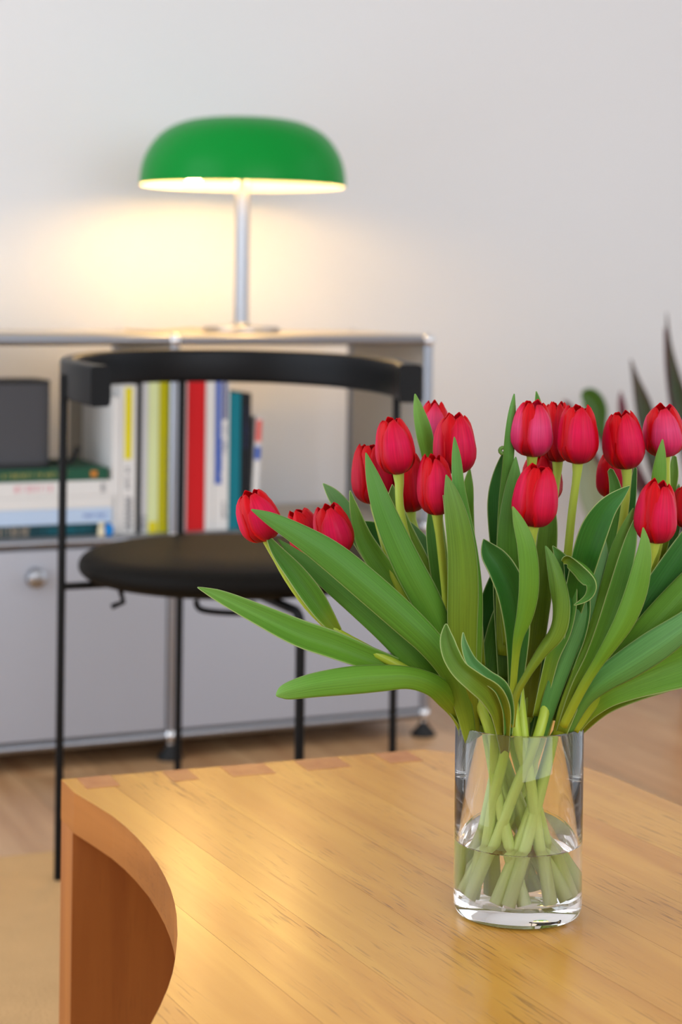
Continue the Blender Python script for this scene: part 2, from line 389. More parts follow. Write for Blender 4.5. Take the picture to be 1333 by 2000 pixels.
obj('finial', lathe(bmesh.new(), [(0, RZ+0.1345), (0.004, RZ+0.134), (0.005, RZ+0.129), (0, RZ+0.129)], 16), M_chrome, LAMP)
bm = bmesh.new()
tube(bm, [(-0.060, 0.038, 0.312), (-0.01, 0, 0.318), (0.01, 0, 0.318), (0.048, -0.042, 0.312)], 0.007, 10)
obj('bulb_holder', bm, M_chrome, LAMP)
for sx, sy, R_ in ((-0.080, 0.055, 0.0285), (0.066, -0.060, 0.0235)):
    bm = bmesh.new(); bmesh.ops.create_uvsphere(bm, u_segments=20, v_segments=12, radius=R_)
    obj('bulb', bm, M_bulb, LAMP, loc=(sx, sy, 0.312))
cp = [(-0.070, 0.0, 0.004), (-0.10, 0.0, 0.006), (-0.14, -0.015, 0.004), (-0.175, -0.04, 0.0028), (-0.20, -0.03, 0.0028), (-0.21, 0.05, 0.0028), (-0.18, 0.145, 0.0028)]
obj('cord', tube(bmesh.new(), catmull(cp, 40), 0.0025, 8), M_cord, LAMP)

# ------------------------------------------------------------------ books
M_b = dict(white=flat('white_cover', 222, 220, 216), offwhite=flat('grey_white_cover', 200, 200, 200), yellow=flat('yellow_print', 222, 208, 30),
           lime=flat('olive_yellow_cover', 196, 188, 12), pale=flat('pale_lime_cover', 216, 226, 168), black=flat('black_cover', 24, 26, 30),
           red=flat('red_cover', 206, 22, 28), pink=flat('pinkish_white_cover', 218, 200, 198), blue=flat('royal_blue_print', 40, 84, 176),
           teal=flat('teal_cover', 8, 116, 130), navy=flat('navy_print', 56, 66, 120), lightblue=flat('light_blue_cover', 184, 204, 228),
           green=flat('dark_green_cover', 34, 84, 62), gold=flat('gold_print', 176, 160, 84), grey=flat('grey_print', 90, 94, 104),
           darkteal=flat('dark_teal_cover', 24, 62, 70), orange=flat('orange_print', 214, 130, 40), pinkp=flat('pink_print', 226, 130, 150),
           tan=flat('tan_print', 170, 150, 130), brightblue=flat('bright_blue', 20, 130, 210), cream=flat('cream', 226, 214, 180), coral=flat('coral_print', 220, 90, 80))
SHZ = zm+0.0087
def upright(label, px0, px1, pytop, cov, depth=0.2, b=0.012, prints=(), lean=0.0, group='books standing upright on the sideboard shelf'):
    a0, _ = onb(px0, 900, b); a1, _ = onb(px1, 900, b); _, z1 = onb((px0+px1)/2, pytop, b)
    wd = a1-a0-0.0004; h = z1-SHZ
    e = empty('book', W(a0+0.0002, b, SHZ), RT, label, 'book', group)
    if lean: e.rotation_euler = (0, lean, RT)
    bm = bmesh.new(); box(bm, 0, wd, 0, 0.0018, 0, h, bev=0.0005); box(bm, 0, 0.0016, 0.001, depth, 0, h); box(bm, wd-0.0016, wd, 0.001, depth, 0, h)
    obj('cover', bm, M_b[cov], e, False)
    obj('page_block', B(0.0017, wd-0.0017, 0.003, depth-0.004, 0.003, h-0.003), M_paper, e, False)
    for (f0, f1, g0, g1, mk, style) in prints:   # across 0..1, height 0..1
        bm = bmesh.new()
        if style == 'solid': box(bm, f0*wd, f1*wd, -0.0004, 0.0003, g0*h, g1*h)
        elif style == 'check':
            n = int((g1-g0)*h/0.004)
            for k in range(n):
                for c in range(4):
                    if (k+c) % 2 == 0:
                        cw = (f1-f0)*wd/4
                        box(bm, f0*wd+c*cw, f0*wd+(c+1)*cw, -0.0004, 0.0003, g0*h+k*0.004, g0*h+(k+1)*0.004)
        else:                                    # a line of small letters running up the spine
            y = g0*h
            while y < g1*h-0.004:
                ln = random.choice((0.003, 0.004, 0.005)); hh = random.choice((0.6, 0.8, 1.0))
                xa, xb = f0*wd, (f0+(f1-f0)*hh)*wd
                box(bm, xa, xb, -0.0004, 0.0003, y, y+0.0013)
                if random.random() < 0.7: box(bm, xa, xb, -0.0004, 0.0003, y+ln-0.0013, y+ln)
                box(bm, xa, xa+0.0012, -0.0004, 0.0003, y, y+ln)
                y += ln+0.002
                if random.random() < 0.15: y += 0.005
        obj('spine_print', bm, M_b[mk], e, False)
    return e
upright('slim plain white book, leftmost of the upright books, left of the checkered one', 219, 235, 776, 'white', 0.19)
upright('white book with yellow strip and small checkered pattern on its spine', 236, 266, 752, 'white', 0.21,
        prints=((0.22, 0.72, 0.5, 0.985, 'yellow', 'solid'), (0.35, 0.6, 0.3, 0.46, 'grey', 'text'), (0.3, 0.8, 0.02, 0.26, 'grey', 'check')))
upright('thin black book between the checkered book and a grey-white one', 267, 277, 740, 'black', 0.20)
upright('grey-white book standing just right of the thin black book', 277, 289, 733, 'offwhite', 0.20, prints=((0.1, 0.9, 0.02, 0.12, 'grey', 'text'),))
upright('pale lime green book beside the olive yellow one', 289.5, 310, 733, 'pale', 0.22, prints=((0.1, 0.9, 0.0, 0.07, 'yellow', 'solid'),))
upright('olive yellow book just left of the dark rear chair leg', 310.5, 333, 733, 'lime', 0.22, prints=((0.5, 0.85, 0.05, 0.6, 'gold', 'text'),))
upright('narrow pinkish white book just left of the red book', 354, 365, 737, 'pink', 0.2)
upright('thick bright red book in the middle of the upright row', 365.5, 401, 733, 'red', 0.22)
upright('plain white book between the red book and the blue-lettered one', 401.5, 418, 733, 'white', 0.22)
upright('white book with large blue lettering down its spine', 418.5, 447, 737, 'white', 0.22,
        prints=((0.06, 0.44, 0.30, 0.99, 'blue', 'solid'), (0.46, 0.6, 0.3, 0.6, 'blue', 'text'), (0.55, 0.85, 0.72, 0.97, 'navy', 'solid'), (0.62, 0.92, 0.5, 0.68, 'navy', 'text'), (0.6, 0.9, 0.08, 0.2, 'grey', 'text')))
upright('teal book standing left of the black book', 448, 470, 767, 'teal', 0.2)
upright('black book at the right of the teal one', 470.5, 490, 768, 'black', 0.2, prints=((0.4, 0.6, 0.6, 0.9, 'navy', 'text'),))
upright('short slim white book with red and blue top, leaning at the row end', 491, 503, 815, 'white', 0.16, lean=0.045,
        prints=((0.05, 0.95, 0.78, 0.98, 'coral', 'solid'), (0.05, 0.95, 0.62, 0.74, 'blue', 'solid')))
# horizontal stack in the left compartment
sz = SHZ
def lying(label, pxr, h, cov, b=0.012, depth=0.2, length=0.26, prints=()):
    global sz
    a1, _ = onb(pxr, 980, b)
    e = empty('book', W(a1-length, b, sz), RT, label, 'book', 'books lying in a stack on the sideboard shelf')
    bm = bmesh.new(); box(bm, 0, length, 0, 0.002, 0, h-0.0003, bev=0.0006); box(bm, 0, length, 0.001, depth, 0, 0.0018); box(bm, 0, length, 0.001, depth, h-0.0021, h-0.0003)
    obj('cover', bm, M_b[cov], e, False)
    obj('page_block', B(0.003, length-0.003, 0.003, depth-0.003, 0.0019, h-0.0022), M_paper, e, False)
    for (f0, f1, g0, g1, mk, style) in prints:
        bm = bmesh.new(); x = f0*length
        if style == 'solid': box(bm, f0*length, f1*length, -0.0004, 0.0003, g0*h, g1*h)
        else:
            while x < f1*length:
                lw = random.choice((0.003, 0.004, 0.0045))
                box(bm, x, x+0.0012, -0.0004, 0.0003, g0*h, g1*h)
                if random.random() < 0.8: box(bm, x, x+lw, -0.0004, 0.0003, g1*h-0.0012, g1*h)
                if random.random() < 0.6: box(bm, x+lw-0.0012, x+lw, -0.0004, 0.0003, g0*h, g1*h)
                x += lw+0.0022
                if random.random() < 0.15: x += 0.004
        obj('spine_print', bm, M_b[mk], e, False)
    sz += h
lying('dark teal book with pale lettering, lowest in the horizontal stack', 192, 0.021, 'darkteal', prints=((0.3, 0.52, 0.1, 0.9, 'tan', 'text'), (0.02, 0.28, 0.25, 0.75, 'teal', 'text'), (0.62, 0.95, 0.25, 0.75, 'teal', 'text')))
lying('light blue book second from the bottom of the stack', 226, 0.027, 'lightblue', length=0.29, prints=((0.8, 0.93, 0.4, 0.6, 'blue', 'text'),))
lying('plain white book under the one with pink lettering', 226, 0.021, 'white', length=0.29)
lying('white book with pink lettering lying below the green one', 219, 0.027, 'white', length=0.28, prints=((0.38, 0.6, 0.35, 0.75, 'pinkp', 'text'), (0.93, 0.97, 0.2, 0.8, 'grey', 'text')))
lying('dark green book with gold lettering on top of the stack', 212, 0.0215, 'green', length=0.27, prints=((0.3, 0.72, 0.35, 0.7, 'gold', 'text'), (0.88, 0.92, 0.3, 0.75, 'orange', 'solid')))
STK = sz
# small items beside the stack
a_, _ = onb(215, 1045, 0.0); 
e = obj('cap', lathe(bmesh.new(), [(0, 0), (0.006, 0), (0.0085, 0.008), (0.008, 0.016), (0.004, 0.02), (0, 0.0205)], 20), M_b['brightblue'], loc=W(a_, 0.004, SHZ+0.0), rz=RT)
e.location = W(onb(214, 1045, 0.0)[0]-0.001, 0.0, zm+TR-0.001)
tag(e, 'tiny bright blue cap standing at the right end of the book stack', 'cap')
e = obj('figurine', lathe(bmesh.new(), [(0, 0), (0.006, 0), (0.0065, 0.01), (0.004, 0.014), (0.0055, 0.019), (0.004, 0.0235), (0, 0.025)], 16), M_b['cream'],
        loc=W(onb(198, 1045, 0.0)[0], 0.0, zm+TR-0.001), rz=RT)
tag(e, 'tiny cream ornament between the lowest stacked book and blue cap', 'figurine')
# grey file box at the back of the left compartment
a0, _ = onb(155, 850, 0.25); a1 = -0.5-0.006
FB = empty('file_box', W(a0, 0.225, SHZ), RT, 'grey cardboard file box standing behind the stacked books', 'box')
obj('box_body', B(0, a1-a0, 0, 0.10, 0, 0.275, bev=0.001), flat('grey_card', 150, 142, 128, rough=0.8), FB, False)
obj('box_lid', B(-0.001, a1-a0+0.001, -0.001, 0.101, 0.277, 0.300, bev=0.001), flat('light_grey_card', 170, 165, 156, rough=0.8), FB, False)
# speaker on the stack
a1, _ = onb(103, 850, 0.03)
SP = empty('speaker', W(a1-0.06, 0.03+0.06, STK), RT, 'dark grey speaker with rounded corners standing on top of the stacked books', 'speaker')
def rrect(wx, wy, r, n=6):
    pts = []
    for cx, cy, a0 in ((wx-r, wy-r, 0), (-wx+r, wy-r, PI/2), (-wx+r, -wy+r, PI), (wx-r, -wy+r, 1.5*PI)):
        for k in range(n+1): pts.append((cx+r*math.cos(a0+k*PI/2/n), cy+r*math.sin(a0+k*PI/2/n)))
    return pts
def prism(bm, pts, z0, z1, ins=0.0):
    b0 = [bm.verts.new((x, y, z0)) for x, y in pts]; b1 = [bm.verts.new((x, y, z1)) for x, y in pts]; n = len(pts)
    bm.faces.new(b0[::-1]); bm.faces.new(b1)
    for i in range(n): bm.faces.new((b0[i], b0[(i+1) % n], b1[(i+1) % n], b1[i]))
    return bm
obj('grille', prism(bmesh.new(), rrect(0.0597, 0.0597, 0.024), 0.010, 0.146), M_speaker, SP)
obj('top_plate', prism(bmesh.new(), rrect(0.060, 0.060, 0.0245), 0.146, 0.152), M_speakercap, SP)
obj('base_plate', prism(bmesh.new(), rrect(0.060, 0.060, 0.0245), 0.0, 0.010), M_speakercap, SP)
# black cable end beside the chair leg
p0a, p0z = onb(128, 903, 0.06); p1a, p1z = onb(140, 898, 0.07); p2a, p2z = onb(153, 874, 0.08)
o = obj('cable', tube(bmesh.new(), catmull([W(p0a-0.04, 0.10, STK+0.004), W(p0a, 0.06, STK+0.007), W(p1a, 0.07, p1z), W(p2a, 0.08, p2z)], 20), [0.0035]*8+[0.005]*12, 10), M_rubber)
tag(o, 'short black cable end curling up behind the left chair leg', 'cable')

# ------------------------------------------------------------------ chair
CC = Vector((-0.148, 2.741, 0.0)); vL = Vector((-0.237, -0.100, 0)); wB = Vector((-0.100, 0.237, 0))
RH = 0.008   # rug top
CH = empty('armchair', CC, 0, 'black chair with round leather seat and curved wooden backrest before the sideboard', 'chair')
LR = 0.0058
angL = math.atan2(vL.y, vL.x)       # towards the left leg
def pol(ang, r, z): return Vector((r*math.cos(ang), r*math.sin(ang), z))
def leg(d, ztop, zbot): 
    return tube(bmesh.new(), [Vector((d.x, d.y, zbot)), Vector((d.x, d.y, ztop))], LR, 12)
zl = [RH, 0.0, 0.0]
obj('leg', leg(vL, 0.712, RH), M_black, CH)
Rl = -vL*1.0
obj('leg', leg(Rl*0.985, 0.70, 0.0), M_black, CH)
obj('leg', leg(wB, 0.705, 0.0), M_black, CH)
Fp = -wB*1.0
fp = [Vector((Fp.x, Fp.y, 0.0)), Vector((Fp.x, Fp.y, 0.2)), Vector((Fp.x, Fp.y, 0.385))]
for k in range(1, 7):
    t = k/6*PI/2; fp.append(Vector((Fp.x, Fp.y, 0.385))*1+(-Fp.normalized())*0.022*(1-math.cos(t))+Vector((0, 0, 0.022*math.sin(t))))
fp.append(Vector((Fp.x*0.25, Fp.y*0.25, 0.407)))
obj('leg', tube(bmesh.new(), fp, LR+0.0008, 12), M_black, CH)
# frame under the seat: bars from each tall leg to the middle and a loop handle
bm = bmesh.new()
for d in (vL, Rl*0.985, wB): tube(bm, [Vector((d.x, d.y, 0.4165)), Vector((d.x*0.3, d.y*0.3, 0.4165))], 0.0052, 10)
prism(bm, [(0.05*math.cos(k*PI/12), 0.05*math.sin(k*PI/12)) for k in range(24)], 0.404, 0.4165)
obj('seat_frame', bm, M_black, CH)
lp = [(-0.045, -0.150, 0.408), (-0.043, -0.150, 0.399), (-0.032, -0.152, 0.394), (0.0, -0.155, 0.392), (0.020, -0.157, 0.393), (0.030, -0.158, 0.398), (0.034, -0.158, 0.408)]
obj('handle_loop', tube(bmesh.new(), catmull(lp, 24), 0.0042, 10), M_black, CH)
sr = 0.226
prof = [(0, 0.417), (sr*0.80, 0.417), (sr*0.93, 0.4195), (sr*0.985, 0.427), (sr, 0.436), (sr*0.985, 0.446), (sr*0.94, 0.4525), (sr*0.86, 0.456), (sr*0.6, 0.4575), (0, 0.457)]
pp = catmull(prof, 44); pp[0] = (0, pp[0][1]); pp[-1] = (0, pp[-1][1])
obj('seat', lathe(bmesh.new(), [(max(r, 0), z) for r, z in pp], 72), M_seat, CH, angle=60)
# small screws and clips below the seat, as seen at its left front
bm = bmesh.new(); tube(bm, [pol(angL+0.35, 0.205, 0.418), pol(angL+0.35, 0.20, 0.402), pol(angL+0.32, 0.215, 0.396)], 0.004, 8)
obj('seat_clip', bm, M_black, CH)
# curved backrest: rounded bar swept round the back, from past the left leg to past the right leg
ext = math.radians(21)
a0 = angL+ext; a1 = angL-PI-ext      # from the left front, round the back, to the right front
n = 64; bm = bmesh.new(); rings = []
for i in range(n+1):
    t = i/n; ang = a0+(a1-a0)*t
    e_ = abs(t-0.5)*2
    hh = 0.0255+0.0025*e_**2; th = 0.0105+0.0065*e_**5
    top = 0.739-0.011*e_**2.0
    zc = top-hh; R0 = 0.243+(0.002 if t < 0.5 else 0.008)*e_**3
    sec = []
    bv = 0.006
    for cx, cz, aa in ((th-bv, hh-bv, 0), (-th+bv, hh-bv, PI/2), (-th+bv, -hh+bv, PI), (th-bv, -hh+bv, 1.5*PI)):
        for k in range(4): sec.append((cx+bv*math.cos(aa+k*PI/6), cz+bv*math.sin(aa+k*PI/6)))
    rings.append([bm.verts.new((math.cos(ang)*(R0+x), math.sin(ang)*(R0+x), zc+z)) for x, z in sec])
m_ = len(rings[0])
for i in range(n):
    for k in range(m_): bm.faces.new((rings[i][k], rings[i][(k+1) % m_], rings[i+1][(k+1) % m_], rings[i+1][k]))
bm.faces.new(rings[0][::-1]); bm.faces.new(rings[-1])
obj('backrest', bm, M_blackwood, CH, angle=50)
for d, z in ((vL, 0.700), (Rl*0.985, 0.688), (wB, 0.700)):
    u = d.normalized()
    tube_ = tube(bmesh.new(), [u*(d.length+0.001)+Vector((0, 0, z)), u*(0.242)+Vector((0, 0, z))], 0.009, 14)
    obj('bracket', tube_, M_black, CH)

# ------------------------------------------------------------------ wooden table
TH = 0.35
TANG = math.atan2(0.445, 0.896)
tp = Vector((math.cos(TANG), math.sin(TANG), 0)); tg = Vector((-math.sin(TANG), math.cos(TANG), 0))
TO = Vector((0.10, 1.45, 0))
TB = empty('coffee_table', TO, TANG, 'low oak table with curved cut-out edge, holding the glass vase', 'table')
def tl(p): q = p-TO; return (q.dot(tp), q.dot(tg))
top_px = [(120, 1522), (300, 1507), (480, 1493), (640, 1479), (832, 1463), (872, 1468.5), (930, 1473.5), (1000, 1479), (1070, 1486.5), (1143, 1498), (1200, 1518), (1262, 1545), (1333, 1575)]
far = [tl(G(x, y, TH)) for x, y in top_px]
left_px = [(145, 1548), (182, 1570), (220, 1594), (245, 1614), (268, 1636), (291, 1662), (310, 1690), (323, 1713), (334, 1738), (341, 1762), (345.5, 1788), (347, 1828), (343, 1870), (337, 1902), (328, 1930), (313, 1965), (295, 2000)]
left = [tl(G(x, y, TH)) for x, y in left_px]
# the unseen rest: the cut-out arc closes towards the near left corner; the right side runs on along the grain
lx, ly = left[-1]
left += [(lx-0.030, ly-0.035), (lx-0.075, ly-0.075), (lx-0.125, ly-0.10)]
fx, fy = far[-1]
right = [(fx+0.03, fy-0.10), (fx+0.045, fy-0.25), (fx+0.03, fy-0.42), (fx-0.03, fy-0.56)]
near = [(fx-0.10, fy-0.62), (lx+0.3, fy-0.64), (lx-0.125, fy-0.64)]
outline = far+right+near+left[::-1]
back_l, back_r = Vector(far[0]), Vector(far[4])
def clip(poly, axisval, keep_less):
    out = []; n = len(poly)
    ins = lambda p: (p[0] <= axisval) if keep_less else (p[0] >= axisval)
    for i in range(n):
        p, q = poly[i], poly[(i+1) % n]
        if ins(p): out.append(p)
        if ins(p) != ins(q):
            t = (axisval-p[0])/(q[0]-p[0]); out.append((axisval, p[1]+t*(q[1]-p[1])))
    return out
def slab(bm, poly, z0, z1, bev=0.0012):
    b1 = [bm.verts.new((x, y, z1)) for x, y in poly]
    f = bm.faces.new(b1); f.normal_update()
    if f.normal.z < 0: f.normal_flip()
    r = bmesh.ops.extrude_face_region(bm, geom=[f])
    vs = [v for v in r['geom'] if isinstance(v, bmesh.types.BMVert)]
    for v in vs: v.co.z = z0
    bmesh.ops.recalc_face_normals(bm, faces=bm.faces)
    return bm
seam_px = [(196, 1516), (762, 1774), (1032, 1821)]
s0 = tl(G(196, 1516, TH))[0]; s1 = tl(G(762, 1774, TH))[0]; s2 = tl(G(1032, 1821, TH))[0]
xmin = min(p[0] for p in outline); xmax = max(p[0] for p in outline)
seams = [s0, s1, s2]
while seams[0]-0.075 > xmin+0.02: seams.insert(0, seams[0]-0.075)
while seams[-1]+0.075 < xmax-0.02: seams.append(seams[-1]+0.074)
edges = [xmin-1]+seams+[xmax+1]
for i in range(len(edges)-1):
    poly = clip(clip(outline, edges[i]+(0.00012 if i else 0), False), edges[i+1]-0.00012, True)
    if len(poly) < 3: continue
    q = []
    for p in poly:
        if not q or (abs(p[0]-q[-1][0])+abs(p[1]-q[-1][1])) > 1e-5: q.append(p)
    o = obj('plank', slab(bmesh.new(), q, TH-0.039, TH), [M_table, M_edgeshaded], TB, False)
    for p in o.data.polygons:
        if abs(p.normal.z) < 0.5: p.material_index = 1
# leg panel under the back edge, following it, and another under the near edge
d = (back_r-back_l).normalized(); nn = Vector((d.y, -d.x))
dl = Vector((0, -1))
th_ = 0.050
def quad(bm, pts, z0, z1): return prism(bm, pts, z0, z1)
c0 = back_l+d*0.0005; c1 = back_r-d*0.03
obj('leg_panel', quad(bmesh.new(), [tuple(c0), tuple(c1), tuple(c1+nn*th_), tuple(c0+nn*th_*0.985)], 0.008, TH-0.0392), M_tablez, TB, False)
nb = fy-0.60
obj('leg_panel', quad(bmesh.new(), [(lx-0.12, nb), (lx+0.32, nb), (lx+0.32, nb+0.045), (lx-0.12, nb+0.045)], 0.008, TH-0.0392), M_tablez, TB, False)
# end-grain fingers of the joint showing in the top
for x0, x1, y0, y1 in ((150, 214, 1519, 1513), (316, 366, 1505.5, 1501), (430, 514, 1496, 1489.5), (574, 658, 1484.5, 1477.5), (732, 796, 1471, 1466)):
    A_ = Vector(tl(G(x0, y0+1.0, TH))); B_ = Vector(tl(G(x1, y1+1.0, TH)))
    obj('joint_finger', prism(bmesh.new(), [tuple(A_), tuple(B_), tuple(B_+nn*0.042), tuple(A_+nn*0.042)], TH-0.03, TH+0.00025), M_tabledark, TB, False)

# ------------------------------------------------------------------ vase and water
VZ = 1.4866
VC = P(1011, 1778, VZ); VC = Vector((VC.x, VC.y, TH+0.0003))
M_glass = glassmat('vase_glass', 1.45, (1, 1, 1, 1))
M_water = glassmat('water', 1.33, (1, 1, 1, 1))
VR, VH, VT, VBASE = 0.0503, 0.1475, 0.0024, 0.0125
VASE = empty('glass_vase', VC, 0, 'clear cylindrical glass vase with thick base on the oak table', 'vase')
prof = [(0, 0), (0.044, 0.0), (0.0485, 0.0012), (VR, 0.0055), (VR, VH-0.0012), (VR-0.0007, VH), (VR-VT+0.0006, VH), (VR-VT, VH-0.0012), (VR-VT, VBASE+0.004), (VR-VT-0.003, VBASE+0.0008), (VR-VT-0.009, VBASE), (0, VBASE)]
obj('glass_body', lathe(bmesh.new(), prof, 96), M_glass, VASE, angle=35)
WH = 0.0555; wr = VR-VT+0.0003
prof = [(0, VBASE-0.0003), (wr-0.009, VBASE-0.0003), (wr-0.003, VBASE+0.0006), (wr, VBASE+0.004), (wr, WH+0.0012), (wr-0.0012, WH+0.0002), (wr-0.004, WH), (0, WH)]
o = obj('water', lathe(bmesh.new(), prof, 96), M_water, None, angle=35); o.location = VC
tag(o, 'clear shallow water in the bottom third of the vase', 'water')

# ------------------------------------------------------------------ tulips
GR = {}
def lm(name, c0, c1, c2, c3, veins=0.2, trans=0.25, rough=0.45):
    return plantmat(name, [(0, srgb(*c0)), (0.28, srgb(*c1)), (0.7, srgb(*c2)), (1, srgb(*c3))], srgb(176, 196, 124), 0.93, rough, veins, trans, 0.28, 55, 2.2)
GR['bright'] = lm('leaf_bright_green', (176, 184, 44), (118, 166, 46), (112, 166, 58), (134, 182, 84), 0.16, 0.3)
GR['mid'] = lm('leaf_mid_green', (146, 160, 38), (96, 148, 44), (92, 150, 60), (106, 162, 76))
GR['dark'] = lm('leaf_dark_green', (84, 116, 26), (54, 110, 30), (54, 116, 42), (70, 130, 60), 0.2, 0.18, 0.4)
GR['blue'] = lm('leaf_bluish_green', (96, 146, 52), (92, 150, 68), (106, 162, 92), (130, 178, 114), 0.14, 0.2, 0.5)
GR['olive'] = lm('leaf_olive_green', (164, 158, 34), (126, 150, 40), (108, 148, 50), (112, 156, 76), 0.22)
M_stem = plantmat('tulip_stem', [(0, srgb(236, 248, 186)), (0.09, srgb(220, 238, 146)), (0.32, srgb(186, 210, 76)), (0.7, srgb(178, 196, 56)), (1, srgb(176, 198, 78))], veins=0.06, rough=0.38, trans=0.12, usc=10, vsc=3)
def pm(name, base, lo, mid, hi, tip, edge, ew):
    return plantmat(name, [(0, srgb(206, 200, 140)), (0.05, srgb(*base)), (0.3, srgb(*lo)), (0.6, srgb(*mid)), (0.85, srgb(*hi)), (1, srgb(*tip))], srgb(*edge), ew, 0.45, 0.12, 0.3, 0.2, 22, 1.0)
PET = {'red': pm('petal_crimson', (150, 14, 40), (214, 18, 62), (232, 26, 84), (228, 20, 66), (218, 4, 24), (214, 0, 12), 0.5),
       'pink': pm('petal_pink', (180, 40, 80), (222, 50, 104), (236, 76, 130), (236, 60, 104), (224, 14, 44), (214, 6, 26), 0.6),
       'deep': pm('petal_deep_red', (130, 8, 28), (190, 10, 44), (206, 14, 54), (210, 8, 34), (204, 2, 16), (198, 0, 10), 0.5),
       'inner': pm('petal_vivid_red', (120, 6, 20), (196, 6, 30), (218, 6, 28), (222, 4, 22), (218, 0, 14), (206, 0, 10), 0.6)}
def grid_mesh(name, rows, cols, fn):
    verts = []; uvs = []
    for i in range(rows+1):
        for j in range(cols+1):
            verts.append(fn(i/rows, j/cols)); uvs.append((j/cols, i/rows))
    faces = []
    for i in range(rows):
        for j in range(cols):
            a = i*(cols+1)+j; faces.append((a, a+1, a+cols+2, a+cols+1))
    me = bpy.data.meshes.new(name); me.from_pydata([tuple(v) for v in verts], [], faces)
    uvl = me.uv_layers.new(name='UVMap')
    for p in me.polygons:
        for li in p.loop_indices: uvl.data[li].uv = uvs[me.loops[li].vertex_index]
    return me
RPROF = [(0, 0.10), (0.025, 0.42), (0.08, 0.68), (0.17, 0.88), (0.28, 0.99), (0.40, 1.0), (0.56, 0.955), (0.70, 0.89), (0.84, 0.785), (0.94, 0.64), (1, 0.47)]
def rp_(v):
    for k in range(len(RPROF)-1):
        if v <= RPROF[k+1][0]:
            t = (v-RPROF[k][0])/(RPROF[k+1][0]-RPROF[k][0]); t = t*t*(3-2*t)*0.35+t*0.65
            return RPROF[k][1]+t*(RPROF[k+1][1]-RPROF[k][1])
    return RPROF[-1][1]
def petal(L_, Rm, ang, kind, M3, c0, rnd, open_=0.0):
    outer = kind == 'outer'
    k1, k2, k3 = rnd.uniform(-0.04, 0.04), rnd.uniform(-0.03, 0.03), rnd.uniform(0.0, 0.06)
    Lk = L_*(1.0+k2+(0.0 if outer else 0.02)); tipin = rnd.uniform(-0.06, 0.05)
    def fn(v, s01):
        s = s01*2-1
        Am = 1.0 if outer else 1.1
        A = (0.55+(Am-0.55)*min(v/0.36, 1)**0.8) if v < 0.36 else 0.74+(Am-0.74)*max(0.0, 1-((v-0.36)/0.64)**2.2)
        th = ang+s*A
        r = rp_(v)*Rm*((1.01+k1*0.5) if outer else 0.92)
        r *= 1-0.07*abs(s)**2.2*(1 if outer else -0.2)
        r += Rm*(0.05*math.exp(-(s/0.22)**2)*math.sin(v*PI))*(1 if outer else 0.5)
        r += Rm*(open_+tipin)*max(0, v-0.75)/0.25*0.8
        r += Rm*0.015*math.sin(s*9+v*7+k1*90)
        z = Lk*v - Lk*0.02*s*s*v - Lk*(0.10*s*s+0.06*s**4)*v**7 + Lk*0.010*math.sin(s*7+k2*100)*v**4
        return M3 @ Vector((r*math.cos(th), r*math.sin(th), z)) + c0
    return grid_mesh('petal', 22, 14, fn)
